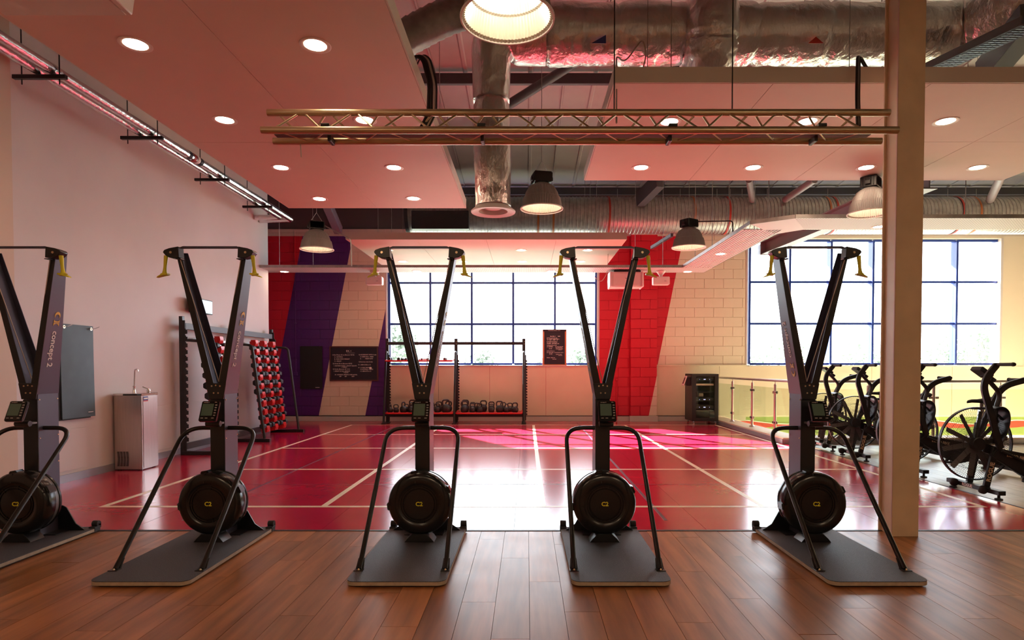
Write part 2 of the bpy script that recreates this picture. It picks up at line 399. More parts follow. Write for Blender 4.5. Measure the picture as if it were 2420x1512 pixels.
def blocks(x0, x1, z0, z1, parent, yf, d=.024, shift=0):
    r = 0; z = z0
    while z < z1 - .03:
        ze = min(z+.225, z1); x = x0 - (.225 if (r+shift) % 2 else 0)
        while x < x1 - 1e-3:
            a, b = max(x, x0), min(x+.45, x1)
            if b - a > .03:
                key = (round(b-a, 3), round(ze-z, 3), d)
                if key not in BLK: BLK[key] = MB().box((0, 0, 0), (b-a-.009, d, ze-z-.009)).mesh('block', M_STRIPE, bevel=.003)
                obj('block', BLK[key], parent, ((a+b)/2, yf+d/2, (z+ze)/2))
            x += .45
        z += .225; r += 1
PX0, PX1 = X(1490, 14.15), X(1553, 14.15)
blocks(-6.2, W1[0]-.01, .13, ZTOP, wb, WY)
blocks(W1[1]+.04, PX0, .13, ZTOP, wb, WY)
blocks(PX1, W2[0]-.04, ZS, ZTOP, wb, WY, shift=1)
blocks(W2[1]+.10, 9.4, ZS, ZTOP, wb, WY, shift=1)
pier = struct(MB().box2((PX0+.008, 14.17, 0), (PX1-.008, WY+.01, ZTOP)).build('wall_pier', M_STRIPE, smooth=False))
blocks(PX0, PX1, .14, ZTOP, pier, 14.15, shift=1)
# plaster panels under the windows
pn = [X(913), X(1036), X(1157), X(1290), X(1412)]
for a, b in zip(pn, pn[1:]): MB().box2((a+.003, WY-.006, .13), (b-.003, WY+.02, ZS-.02)).build('panel', M_PLASTER, wb, bevel=.002)
pn = [PX1+.005, X(1700), X(1870), X(2060), X(2250), X(2440), 12.4]
for i, (a, b) in enumerate(zip(pn, pn[1:])): MB().box2((a+.003, WY-.006, .13), (b-.003, WY+.02, ZS-.02)).build('panel', M_PLASTER, wb, bevel=.002)
MB().box2((PX1, WY-.05, ZS-.02), (W2[0]-.02, WY+.02, ZS+.015)).build('ledge', M_PLASTER, wb, bevel=.004)
# window reveals
for (a, b, h) in ((W1[0], W1[1], ZH1), (W2[0], W2[1], ZH2)):
    MB().box2((a-.02, WY-.004, ZS), (a+.012, WY+.29, h)).build('reveal', M_WHITE, wb, smooth=False)
    MB().box2((b-.012, WY-.004, ZS), (b+.04, WY+.29, h)).build('reveal', M_WHITE, wb, smooth=False)
# baseboards
for (a, b, y) in ((-8, PX0, WY), (PX1, 4.2, WY)):
    struct(MB().box2((a, y-.02, 0), (b, y+.01, .115)).build('baseboard_back', M_SKIRT, bevel=.003))
    struct(MB().box2((a, y-.022, .117), (b, y, .13)).build('trim_1', M_BLACK, smooth=False))
struct(MB().box2((PX0-.02, 14.128, 0), (PX1+.02, 14.15, .135)).build('baseboard_pier', M_SKIRT, bevel=.003))

def window(n, xs, zs, tops):
    w = srt('window_%d' % n); z0, z1 = zs[0], zs[-1]
    for i, x in enumerate(xs):
        MB().box2((x-.024, WY+.06, z0), (x+.024, WY+.26, z1)).build('mullion', M_BLUE, w, bevel=.003)
    for z in zs:
        for a, b in zip(xs, xs[1:]):
            MB().box2((a+.024, WY+.10, z-.024), (b-.024, WY+.22, z+.024)).build('transom', M_BLUE, w, bevel=.003)
    for a, b in zip(xs, xs[1:]):
        for c, d in zip(zs, zs[1:]):
            MB().box2((a+.024, WY+.155, c+.024), (b-.024, WY+.165, d-.024)).build('pane', M_GLASS, w, smooth=False)
    MB().box2((xs[0]-.03, WY-.03, z0-.055), (xs[-1]+.03, WY+.28, z0-.03)).build('sill', M_WHITE, w, bevel=.004)
    return w
WD = WY+.16
window(1, [X(p, WD) for p in (923, 1019, 1116, 1213, 1311, 1407)], [Z(p, WD) for p in (860, 766, 669, 571)], None)
window(2, [X(p, WD) for p in (1767, 1861, 1958, 2056, 2154, 2252, 2351)], [Z(p, WD) for p in (860, 765, 667, 570)], None)

# ---- roof: liner sheets on a deck, purlins, braces
deck = MB(); deck.loft([(-9, -6.3, roof_z(-6.3)+.03), (13, -6.3, roof_z(-6.3)+.03), (13, -6.3, roof_z(-6.3)+.2), (-9, -6.3, roof_z(-6.3)+.2)],
                      [(-9, 16.6, roof_z(16.6)+.03), (13, 16.6, roof_z(16.6)+.03), (13, 16.6, roof_z(16.6)+.2), (-9, 16.6, roof_z(16.6)+.2)])  # unseen eave overhang past the far wall, its length shaped to trim the sun
ceil = struct(deck.build('ceiling', M_ROOF, smooth=False))
rs = MB()
sec = [(0, 0), (.42, 0), (.44, -.016), (.48, -.016), (.50, 0), (.96, 0), (.97, -.02), (.995, -.02), (.995, .03), (0, .03)]
rs.loft([(x, -6, z) for x, z in sec], [(x, 14.28, z) for x, z in sec])
bmesh.ops.transform(rs.bm, matrix=Matrix.Shear('XY', 4, (0, 0)), verts=rs.bm.verts)
for v in rs.bm.verts: v.co.z += roof_z(v.co.y)
rsm = rs.mesh('roof_sheet', M_ROOF, smooth=False)
for i in range(21): obj('roof_sheet', rsm, ceil, (-8.4+i, 0, 0))
for (D, y, h) in ((9.4, 189, .16), (13.9, 460, .16), (6.6, -60, .16), (3.0, -900, .16)):
    z = roof_z(D) - .03
    tag(MB().box2((-8, D-.035, z-h-.02), (12.4, D+.035, z-.02)).build('roof_purlin', M_STEEL, bevel=.004),
        {9.4: 'dark steel purlin crossing the roof above the pendant lamps', 13.9: 'dark steel eave beam along the top of the far wall',
         6.6: 'dark steel purlin just over the wrapped foil duct', 3.0: 'dark steel purlin above the nearest bell lamp, out of the picture'}[D], 'beam')
def brace(name, p, q, w, label, m=M_STEEL, round_=False, h=None):
    b = MB()
    if round_: b.tube([p, q], w/2, 12)
    else: b.bar(p, q, w, h or w)
    return tag(b.build(name, m, bevel=0 if round_ else .004), label, 'beam')
brace('roof_brace', at(1195, 252, 8.4), at(1372, 140, 8.9), .13, 'round dark brace slanting up behind the dropped foil duct', round_=True)
brace('roof_brace', at(1512, 473, 13.0), at(1560, 425, 12.2), .18, 'dark steel rafter end over the spiral duct, left of the hanging lamps', h=.3)
brace('roof_brace', at(1778, 473, 13.0), at(1770, 425, 12.2), .13, 'grey tube brace over the spiral duct, straight above the row of rods', round_=True, m=M_BEAM)
brace('roof_brace', at(1855, 472, 13.0), at(1925, 425, 12.0), .14, 'grey tube brace over the spiral duct, beside the slanting beam', round_=True, m=M_BEAM)
brace('roof_brace', at(2340, 472, 13.0), at(2372, 405, 11.6), .16, 'grey tube brace over the spiral duct, near the right edge', round_=True, m=M_BEAM)
brace('roof_brace', at(800, 545, 14.1), at(772, 480, 13.2), .17, 'pale purple steel brace behind the big left ceiling raft', m=M_BEAM, h=.2)
brace('roof_brace', at(2330, 175, 6.9), at(2440, 40, 6.0), .2, 'dark inclined steel brace above the right ceiling raft', h=.3)
brace('roof_brace', at(1612, 160, 8.6), at(1600, 200, 9.0), .2, 'dark rafter stub showing under the foil duct tee', h=.3)

# slanting I beam towards the far right window
ib = thing('roof_beam', 'reddish grey steel I-beam running in from above the second window', 'beam')
pA = at(1800, 600, 13.95); pB = at(2030, 482, 9.2)
ih = .27
for (zo, w, h) in ((0, .22, .018), (ih, .22, .018), (ih/2, .014, ih)):
    MB().bar(pA+Vector((.1, 0, zo)), Vector((pA.x+.1, 8.3, pA.z+zo+(pB.z-pA.z)*(13.95-8.3)/(13.95-9.2))), w, h).build('flange' if w > .1 else 'web', M_BEAM, ib, bevel=.002)
MB().box2((pA.x-.03, 13.93, pA.z-.02), (pA.x+.23, 13.96, pA.z+ih+.03)).build('end_plate', M_BEAM, ib)
MB().box2((pA.x+.02, 13.96, pA.z+.02), (pA.x+.18, WY+.0, pA.z+ih-.02)).build('wall_bracket', M_GALV, ib)

# ------------------------------------------------------------------ exterior
struct(MB().box2((-120, 15.2, -3.4), (160, 300, -3.2)).build('ground', M_GRASS, smooth=False))
def tree(x, y, h, r, label, seed):
    rnd = random.Random(seed); t = thing('tree', label, 'tree', (x, y, -3.2), group='trees outside the windows')
    MB().tube([(0, 0, 0), (0.05*h, .02, h*.35), (-.02*h, 0, h*.6)], [h*.028, h*.022, h*.012], 8).build('trunk', M_BARK, t)
    b = MB()
    for c in range(16):
        a = rnd.uniform(0, 2*PI); zz = h*(.34+.56*rnd.random()); q = r*.7*math.sqrt(rnd.random())*max(.3, 1-abs(zz/h-.55)*1.4)
        cx, cy, cr = q*math.cos(a), q*math.sin(a), r*rnd.uniform(.22, .42)
        for i in range(110):
            d = Vector((rnd.gauss(0, 1), rnd.gauss(0, 1), rnd.gauss(0, 1))).normalized()*cr*rnd.uniform(.6, 1.05)
            p = Vector((cx, cy, zz))+d; u = Vector((rnd.gauss(0, 1), rnd.gauss(0, 1), rnd.gauss(0, 1))).normalized(); v = u.cross(d).normalized(); z_ = rnd.uniform(.12, .26)
            b.bm.faces.new([b.bm.verts.new(p+e) for e in (u*z_, v*z_*.6, -u*z_, -v*z_*.6)])
    b.build('crown', M_LEAF, t, smooth=False)
tree(-11.2, 52, 8.2, 3.6, 'hazy tree outside the first window, at its left corner behind the rack', 1)
tree(-5.0, 66, 6.0, 3.2, 'hazy bush-like tree behind the rack crossbar in the first window', 2)
tree(1.6, 57, 5.6, 3.0, 'hazy tree seen between the rack posts in the first window', 3)
tree(5.2, 55, 6.0, 2.2, 'hazy round tree beside the orange framed board in the first window', 4)
tree(24.5, 58, 6.6, 5.0, 'hazy dark tree mass low in the second window, left part', 5)
tree(33.5, 58, 7.0, 5.0, 'hazy tree mass low in the second window near the column', 6)
tree(37.5, 50, 11.0, 4.6, 'tall hazy tree in the second window beside the column', 7)
tree(45.0, 58, 7.6, 5.0, 'hazy tree at the right end of the second window', 8)

# ------------------------------------------------------------------ suspended ceiling rafts with downlights
ZR = HC + 2.25                               # underside of the rafts
WIRE = {}
def wire(parent, p, top, m=M_GALV, r=.004, name='hanger_wire'):
    p = Vector(p); L = top - p.z
    if L < .05: return
    key = (round(L, 1), r, m.name)
    if key not in WIRE: WIRE[key] = MB().tube([(0, 0, 0), (0, 0, round(L, 1))], r, 5).mesh('hanger_wire', m)
    return obj(name, WIRE[key], parent, p)
def raft(label, x0, x1, y0, y1, nx, ny, h=.125, thick=.02):
    r = thing('ceiling_raft', label, 'ceiling panel', (x0, y0, ZR))
    w, d = x1-x0, y1-y0
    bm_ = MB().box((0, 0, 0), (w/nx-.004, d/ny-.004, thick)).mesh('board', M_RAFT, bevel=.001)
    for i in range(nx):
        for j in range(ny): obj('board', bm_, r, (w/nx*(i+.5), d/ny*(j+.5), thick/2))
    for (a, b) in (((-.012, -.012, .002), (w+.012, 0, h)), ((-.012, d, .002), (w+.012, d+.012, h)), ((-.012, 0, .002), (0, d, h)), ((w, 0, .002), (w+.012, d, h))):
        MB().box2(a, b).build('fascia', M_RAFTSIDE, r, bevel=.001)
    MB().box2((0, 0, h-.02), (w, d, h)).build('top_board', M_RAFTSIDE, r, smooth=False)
    for i in range(3):
        for j in range(3):
            px, py = w*(.1+.4*i), d*(.1+.4*j)
            wire(r, (px, py, h), roof_z(y0+py)-ZR-.1)
    return r
raft('large white ceiling raft lit pink on the left, with a grid of downlights', -3.36, -.87, 1.12, 8.66, 2, 3)
raft('white ceiling raft behind the alloy truss and beige column on the right', .70, 5.72, 4.88, 7.38, 4, 2)
raft('low white ceiling raft just before the far first window', -3.18, 1.75, 10.78, 13.55, 4, 1)
def dl_mesh():
    return (MB().lathe([(.078, -.001), (.100, -.006), (.108, -.003), (.108, .004), (.078, .004)], 32, close=True).mesh('rim', M_RIM),
            MB().lathe([(0, -.0015), (.076, -.0015), (.076, .004), (0, .004)], 32).mesh('lens', M_LENS))
RIMM, LENSM = dl_mesh()
def downlight(x, y, label, z=ZR, sc=1.0):
    t = thing('downlight', label, 'ceiling light', (x, y, z), group='round recessed downlights')
    t.scale = (sc, sc, 1)
    obj('rim', RIMM, t); obj('lens', LENSM, t); return t
ORD = ['first', 'second', 'third', 'fourth', 'fifth']
rowsL = [((320, 105), (745, 107)), ((531, 284), (862, 284)), ((664, 396), (931, 396)), ((755, 470), (977, 469))]
for i, rr in enumerate(rowsL):
    for j, (px, py) in enumerate(rr):
        p = on_z(px, py, ZR)
        downlight(p.x, p.y, 'lit round downlight in the large left ceiling raft, %s row from the camera, %s' % (ORD[i], ('wall side', 'duct side')[j]))
for k, (px, py) in enumerate(((1582, 288), (1909, 287), (2235, 287))):
    p = on_z(px, py, ZR)
    downlight(p.x, p.y, 'lit round downlight in the right ceiling raft, front row, ' + ('behind the truss, nearer the duct', 'behind the truss, nearer the column', 'just right of the column')[k])
for k, (px, py) in enumerate(((1515, 396), (1780, 396), (2047, 396), (2310, 396))):
    p = on_z(px, py, ZR)
    downlight(p.x, p.y, 'lit round downlight in the right ceiling raft, back row, %s from the duct side' % ORD[k])
for i, py in enumerate((591, 618)):
    for k, px in enumerate((917, 1075, 1232, 1389) if i == 0 else (952, 1094, 1234, 1372)):
        p = on_z(px, py, ZR)
        downlight(p.x, p.y, 'small lit downlight in the low far raft, %s row, %s from the purple wall' % (('front', 'back')[i], ORD[k]))
# unseen downlights added behind the camera as fill light
for i in range(2):
    for k in range(4):
        downlight(-3+k*2.2, -1.2-i*2.2, 'unseen fill downlight added behind the camera, %s row, %s from the left wall' % (ORD[i], ORD[k]), z=ZR)
raft('white ceiling raft in the rear half of the room, behind the camera', -3.9, 4.6, -4.4, -.2, 4, 2)

# ------------------------------------------------------------------ perforated cable raft (U shaped), with its own lights
ZT = 3.16
tr = thing('perforated_tray', 'long pale perforated metal tray hung below the roof, bending round to the right', 'ceiling tray', (0, 0, ZT))
yF0, yF1 = 11.62, 12.22; xS0, xS1 = 2.97, 3.53; yN0, yN1 = 7.80, 8.42
def perf_mat():
    m = bpy.data.materials.new('tray_holes'); m.use_nodes = True; nt = m.node_tree; b = nt.nodes['Principled BSDF']
    b.inputs['Roughness'].default_value = .5
    g = nt.nodes.new('ShaderNodeNewGeometry'); mp = nt.nodes.new('ShaderNodeMapping'); mp.inputs['Scale'].default_value = (28, 28, 0); nt.links.new(g.outputs['Position'], mp.inputs['Vector'])
    v = nt.nodes.new('ShaderNodeTexVoronoi'); v.inputs['Scale'].default_value = 1; v.inputs['Randomness'].default_value = 0; nt.links.new(mp.outputs[0], v.inputs['Vector'])
    cr = nt.nodes.new('ShaderNodeValToRGB'); cr.color_ramp.interpolation = 'CONSTANT'; e = cr.color_ramp.elements
    e[0].color = (.10, .085, .085, 1); e[1].position = .27; e[1].color = (.62, .55, .54, 1)
    nt.links.new(v.outputs['Distance'], cr.inputs[0]); nt.links.new(cr.outputs[0], b.inputs['Base Color']); return m
M_PERF = perf_mat()
MB().box2((-6.2, yF0, 0), (xS1, yF1, .012)).build('far_section', M_PERF, tr, smooth=False)
MB().prism([(xS0+.451, yN0), (9.5, yN0), (9.5, yN1), (xS0+.851, yN1)], (0, 0, .012), uy=(0, 1, 0)).build('near_section', M_PERF, tr, smooth=False)
MB().prism([(xS0, yN0+.32), (xS0+.45, yN0), (xS0+.85, yN1), (xS1, yN1+.30)], (0, 0, .012), uy=(0, 1, 0)).build('mitre_section', M_MESHW, tr, smooth=False)
slm = MB().box((0, 0, 0), (.030, yF0-yN1-.02, .014)).mesh('slat', M_MESHW, bevel=.002)
for i in range(12):
    x = xS0+.025+i*(xS1-xS0-.05)/11
    obj('slat', slm, tr, (x, (yF0+yN1)/2, .007))
for (a, b) in (((-6.2, yF0-.012, 0), (xS0, yF0, .05)), ((-6.2, yF1, 0), (xS1, yF1+.012, .05)), ((xS0-.012, yN0+.32, 0), (xS0, yF0, .05)), ((xS1, yN1+.3, 0), (xS1+.012, yF1, .05)),
               ((xS0+.45, yN0-.012, 0), (9.5, yN0, .05)), ((xS0+.85, yN1, 0), (9.5, yN1+.012, .05))):
    MB().box2(a, b).build('edge_rail', M_GALV, tr, smooth=False)
MB().bar((xS0, yN0+.32, .025), (xS0+.45, yN0, .025), .012, .05).build('edge_rail', M_GALV, tr)
for (px, py, D) in ((663, 560, 11.7), (742, 600, 11.7), (1500, 520, 11.7), (1565, 540, 11.7)): wire(tr, (X(px, D), D, .05), roof_z(D)-ZT-.2, r=.004)
for (x, y) in ((3.0, 10.9), (3.0, 9.9), (3.2, 8.1), (4.4, 7.82), (5.6, 7.82), (6.6, 7.82), (3.5, 9.4), (3.5, 10.6), (7.6, 7.82)): wire(tr, (x, y, .05), roof_z(y)-ZT-.2, r=.006)
for k, (px, py) in enumerate(((672, 642), (985, 641), (1303, 641), (1625, 642), (1703, 600), (2078, 536))):
    p = on_z(px, py, ZT)
    downlight(p.x, p.y, 'small lit downlight in the perforated tray, ' + ('above the red corner of the far wall', 'before the first window, left part', 'before the first window, right part',
              'at the bend beside the white speaker', 'halfway along the slatted run', 'next to the beige column')[k], z=ZT, sc=.95)

# ------------------------------------------------------------------ ducts
duct = thing('spiral_duct', 'fat ribbed spiral duct running along the top of the far wall', 'duct', (0, 13.35, 4.57))
prof = []
x = -2.55; k = 0
while x < 12.3:
    prof += [(.385, x), (.385, x+.055), (.397, x+.062), (.397, x+.072)]; x += .079
MB().lathe([(0, -2.56)] + prof + [(0, 12.3)], 40, axis='X').build('shell', M_GALV, duct, ang=50)
MB().lathe([(.40, -2.60), (.43, -2.60), (.43, -2.53), (.40, -2.53)], 40, axis='X', close=True).build('end_flange', M_BLACKSHEET, duct)
MB().box2((-2.42, -.52, -.40), (-1.22, -.30, -.02)).build('side_box', M_BLACKSHEET, duct, bevel=.01)
for (px, m) in ((1272, M_STRAPO), (1440, M_STRAPR), (1640, M_STRAPO), (1722, M_STRAPR), (1308, M_STRAPO), (1975, M_STRAPR), (1958, M_STRAPO), (2270, M_STRAPR), (2310, M_STRAPO)):
    MB().lathe([(.400, -.02), (.404, -.02), (.404, .02), (.400, .02)], 40, axis='X', close=True).build('strap', m, duct, loc=(X(px, 13.0), 0, 0))
for px in (860, 1300, 1462, 1550, 1612, 1700, 1732, 1760, 1820, 1965, 2252, 2320): wire(duct, (X(px, 13.1), 0.0, .38), .62, r=.006, m=M_GALV, name='hanger_rod')

foil = thing('foil_duct', 'large foil wrapped duct crossing under the roof with a turned down end', 'duct', (0, 0, 0))
FD = 7.0; fz = at(1245, 82, FD).z; fr = .325
pts = [at(1162, 0, FD)]
xa = X(1162, FD)
def wrap(b, pts, r, n=28, seed=1, step=None, amp=.012):
    rnd = random.Random(seed); P = [Vector(p) for p in pts]; out = []; rs_ = []
    for a, c in zip(P, P[1:]):
        m_ = max(2, int((c-a).length/.05))
        for i in range(m_): out.append(a+(c-a)*i/m_)
    out.append(P[-1])
    tot = 0
    for i in range(len(out)):
        if i: tot += (out[i]-out[i-1]).length
        rs_.append(r*(1+.028*math.sin(tot*6.3+seed)) - (.028*r/.3 if (tot % .78) < .05 else 0))
    b.tube(out, rs_, n)
    for v in b.bm.verts: v.co += Vector((rnd.uniform(-1, 1), rnd.uniform(-1, 1), rnd.uniform(-1, 1)))*amp*.5
    return b
xR = X(2215, FD)
main = [(xa+.62, FD, fz)] + [(xR-.5, FD, fz)] + rounded([(xR-.5, FD, fz), (xR+.15, FD, fz), (xR+1.3, FD-1.9, fz+.1)], .5, 8)[1:]
wrap(MB(), main, fr, seed=1).build('main_run', M_FOIL, foil, ang=80)
el = rounded([(xa+.62, FD, fz), (xa, FD, fz), (xa, FD, fz-.75)], .42, 10)
elr = [.325-.115*i/(len(el)-1) for i in range(len(el))]
b = MB().tube(el, elr, 28)
for v in b.bm.verts: v.co += Vector([random.uniform(-.006, .006) for _ in range(3)])
b.build('elbow', M_FOIL, foil, ang=80)
zd = at(1162, 500, FD).z
wrap(MB(), [(xa, FD, fz-.74), (xa+.02, FD, zd+.06)], .205, seed=4, amp=.010).build('drop', M_FOIL, foil, ang=80)
MB().lathe([(.165, .0), (.25, -.012), (.255, 0), (.20, .05), (.165, .06)], 40, close=True).build('diffuser', M_WHP, foil, loc=(xa+.02, FD, zd))
MB().lathe([(0, -.004), (.085, .0), (.09, .02), (0, .03)], 32).build('diffuser_cone', M_RIM, foil, loc=(xa+.02, FD, zd+.03))
MB().lathe([(.166, .06), (.166, .2), (0, .2)], 32).build('diffuser_throat', M_REDP, foil, loc=(xa+.02, FD, zd))
# tee drop
xt = X(1672, 6.75)
tee = rounded([(xt, 6.72, fz+.55), (xt, 6.62, fz-.1), (xt-.02, 6.7, fz-.45), (xt, 7.25, fz-.42)], .3, 8)
wrap(MB(), tee, .27, seed=9, amp=.02).build('tee_branch', M_FOIL, foil, ang=80)
for px in (1440, 1730, 1916, 2072): wire(foil, (X(px, FD), FD-.0, fz+.3), roof_z(FD)-.15-0, r=.006)
MB().prism([(0, 0), (.16, 0), (.16, .09)], (0, -.004, 0), o=(X(1395, FD-.3), FD-.31, fz-.26)).build('sticker', M_FLAGB, foil, smooth=False)
MB().prism([(0, 0), (.17, 0), (.085, .07)], (0, -.004, 0), o=(X(1900, FD-.3), FD-.31, fz-.26)).build('sticker', M_REDP, foil, smooth=False)
d2 = thing('spiral_duct', 'dark ribbed branch duct climbing beside the large left ceiling raft', 'duct')
q = [at(930, 105, 6.6), at(1055, 38, 6.7), at(1130, 18, 6.9)]
b = MB(); pp = rounded(q, .35, 4); out = []
for a, c in zip(pp, pp[1:]):
    m_ = max(1, int((c-a).length/.09))
    for i in range(m_): out += [a+(c-a)*(i/m_), a+(c-a)*((i+.8)/m_)]
b.tube(out, [.175 if i % 2 == 0 else .185 for i in range(len(out))], 24); b.build('shell', M_GALV, d2, ang=60)

# black perforated tray climbing at the top right
ct = thing('cable_tray', 'brown slotted cable tray slanting up beside the bent foil duct', 'cable tray')
c0, c1 = at(2205, 168, 6.2), at(2445, 58, 5.0)
MB().bar(c0, c1, .22, .012).build('base', M_TRAYD, ct)
dd = (c1-c0).normalized(); sx = dd.cross(Vector((0, 0, 1))).normalized()
for s_ in (-1, 1): MB().bar(c0+sx*s_*.11+Vector((0, 0, .03)), c1+sx*s_*.11+Vector((0, 0, .03)), .008, .07).build('side_rail', M_TRAYD, ct)
hm = MB().box((0, 0, 0), (.05, .02, .003)).mesh('slot', M_BLACK, smooth=False)
R_ = Matrix((sx, dd, sx.cross(dd))).transposed().to_4x4()
for i in range(24):
    for j in (-.06, 0, .06):
        o = obj('slot', hm, ct); M_ = R_.copy(); M_.translation = c0+(c1-c0)*((i+.5)/24)+sx*j-sx.cross(dd)*.0075; o.matrix_local = M_

# ------------------------------------------------------------------ insulated pipes along the left wall
pipes = thing('pipe_run', 'pair of foil lagged pipes hung along the left wall on black brackets', 'pipe', (0, 0, 0))
zp = HC+2.80
def pipe(xp, yend, name):
    pts = rounded([(xp, -2.0, zp), (xp, yend, zp), (-5.06, yend+.0, zp-.01)], .07, 5)
    b = MB(); out = []
    for a, c in zip(pts, pts[1:]):
        m_ = max(1, int((c-a).length/.25))
        for i in range(m_): out.append(a+(c-a)*i/m_)
    out.append(pts[-1]); rs_ = [.05*(1+.03*math.sin(i*2.1)) for i in range(len(out))]
    b.tube(out, rs_, 16); return b.build(name, M_PIPEFOIL, pipes, ang=60)
pipe(-4.46, 11.62, 'pipe'); pipe(-4.60, 11.42, 'pipe')
for (px, py) in ((115, 190), (343, 331), (503, 428), (613, 491)):
    D = 2.73*F/(868-py)
    h = MB().box2((-4.83, D-.02, zp-.09), (-4.33, D+.02, zp-.052)).build('trapeze_bar', M_BLACK, pipes, bevel=.003)
    for xr in (-4.75, -4.395): MB().tube([(xr, D, zp-.14), (xr, D, roof_z(D)-.1)], .006, 6).build('threaded_rod', M_BLACK, pipes)
for (y, c) in ((8.05, M_BOARD), (8.16, M_STRAPR), (8.24, M_WHP), (8.32, M_BOARD)):
    MB().lathe([(.0525, 0), (.054, 0), (.054, .06), (.0525, .06)], 16, axis='Y', close=True).build('pipe_band', c, pipes, loc=(-4.46, y, zp))

# ------------------------------------------------------------------ bell lamps
def bell_mesh():
    rib = lambda k: 1.02 if k % 2 else .985
    prof = [(.075, .30), (.10, .285), (.15, .25), (.185, .19), (.20, .135), (.212, .13), (.225, .075), (.235, .012), (.25, .0)]
    inner = [(.243, .003), (.228, .014), (.218, .075), (.205, .128), (.193, .135), (.178, .19), (.143, .245), (.095, .278), (.0, .285)]
    sh = MB().lathe(prof, 144, rad=rib).mesh('shade', M_LAMPO, ang=20)
    inn = MB().lathe(inner, 144, rad=rib).mesh('reflector', M_LAMPI, ang=20)
    rim = MB().lathe([(.243, -.004), (.252, -.004), (.254, .006), (.243, .006)], 64, close=True).mesh('rim', M_SPK)
    bulb = MB().lathe([(0, .12), (.03, .13), (.042, .17), (.035, .23), (0, .25)], 20).mesh('bulb', M_BULB)
    gear = MB()
    gear.box2((-.10, -.09, .30), (.10, .09, .42))
    for i in range(7): gear.box2((-.11, -.09+i*.028, .31), (.11, -.08+i*.028, .41))
    gear.box2((-.13, -.03, .325), (.13, .03, .37))
    gear = gear.mesh('gear_box', M_BLACK, bevel=.004)
    brk = MB(); brk.tube([(-.10, 0, .40), (0, 0, .56), (.10, 0, .40)], .006, 6); brk = brk.mesh('hanger', M_GALV)
    return dict(shade=sh, reflector=inn, rim=rim, bulb=bulb, gear_box=gear, hanger=brk)
BELL = bell_mesh()
zl = HC+1.86
for k, (px, D, lab) in enumerate(((1200, 3.30, 'big lit bell shaped high bay lamp nearest the camera, at the top edge'),
                     (1280, 7.2, 'lit bell lamp hanging beside the dropped foil duct'),
                     (751, 9.3, 'lit bell lamp before the purple wall stripe'),
                     (1626, 9.2, 'lit bell lamp before the red wall, next to the slatted tray'),
                     (2052, 7.25, 'lit bell lamp half hidden behind the beige column'))):
    L = thing('bell_lamp', lab, 'pendant lamp', (X(px, D), D, {0: zl, 1: zl-.0, 2: HC+1.79, 3: HC+1.80, 4: HC+1.82}[k]), rz=.2*k, group='bell shaped high bay lamps')
    for n_, me in BELL.items(): obj(n_, me, L)
    top = (roof_z(D) if k not in (1, 4) else 4.86)-L.location.z
    MB().tube([(0, 0, .555), (.0, 0, top)], .004, 5).build('chain', M_GALV, L)
    if k == 2: MB().tube(rounded([(.12, 0, .36), (.56, -.15, .13), (.56, -.12, -.27), (.56, 2.35, -.2)][:3], .05), .010, 8).build('conduit', M_GALV, L).rotation_euler = (0, 0, -.4)
    if k == 3: MB().tube(rounded([(.1, 0, .39), (.66, .0, .40), (.66, 0, .20)], .05), .010, 8).build('conduit', M_BLACK, L).rotation_euler = (0, 0, -.6)

# ------------------------------------------------------------------ lighting truss
tz = 2.935; tx0, tx1 = -1.87, 2.615
CH = [Vector((0, 4.33, tz)), Vector((0, 4.435, tz+.165)), Vector((0, 4.535, tz-.002))]
truss = thing('lighting_truss', 'bronze toned triangular alloy truss hung across the room overhead', 'truss', (tx0, 4.43, tz))
off = Vector((tx0, 4.43, tz)); TL = tx1-tx0
chm = MB()
chm.lathe([(.018, 0), (.0255, 0), (.0255, TL), (.018, TL)], 20, axis='X', close=True); chm = chm.mesh('chord', M_TRUSS)
for c in CH: obj('chord', chm, truss, (0, c.y-4.43, c.z-tz))
per = .382; nb = int((TL-.1)/per)
for (i, j) in ((0, 1), (1, 2), (0, 2)):
    a, c = CH[i]-Vector((0, 4.43, tz)), CH[j]-Vector((0, 4.43, tz))
    for up in (0, 1):
        d0 = Vector((.165, 0, 0))
        m_ = MB().tube([a + (d0 if up else Vector()), c + (Vector() if up else d0)], .008, 8).mesh('lattice_bar', M_TRUSS)
        for k in range(nb): obj('lattice_bar', m_, truss, (.07+k*per+(.19 if up else 0) + (.03 if (i, j) == (0, 2) else 0), 0, 0))
MB().box2((.06, -.03, -.005), (TL-.15, .03, .006)).build('slotted_rail', M_TRAYD, truss)
clm = MB(); clm.box2((-.03, -.115, .022), (.03, -.06, .045)); clm.box2((-.012, -.02, -.045), (.012, .08, .0)); clm = clm.mesh('clamp', M_BLACK, bevel=.003)
for x_ in (.45, 1.55, 2.9, 3.95): obj('clamp', clm, truss, (x_, 0, 0))
for x_ in (2.5, 3.35): wire(truss, (x_, .0, .19), roof_z(4.4)-tz-.1, r=.005, m=M_BLACK)
MB().tube([(.2, .1, -.02), (.205, .1, -.12)], .005, 6).build('loose_tie', M_CABLEW, truss)
cb = thing('cable_bundle', 'black cable loop rising from the truss to the large left raft', 'cable')
pts = [at(970, 165, 5.2), at(985, 130, 5.1), at(1005, 140, 5.0), at(1020, 200, 4.8), at(1018, 270, 4.5), at(1000, 305, 4.44)]
for i, (dx, m_) in enumerate(((-.02, M_CABLE), (0, M_CABLE), (.02, M_CABLEW), (.035, M_CABLE))):
    MB().tube([p+Vector((dx, .01*i, .008*i)) for p in rounded(pts, .1, 4)], .013 if i < 2 else .008, 8).build('cable', m_, cb)
cb2 = thing('cable_bundle', 'black taped cables rising from the truss beside the beige column', 'cable')
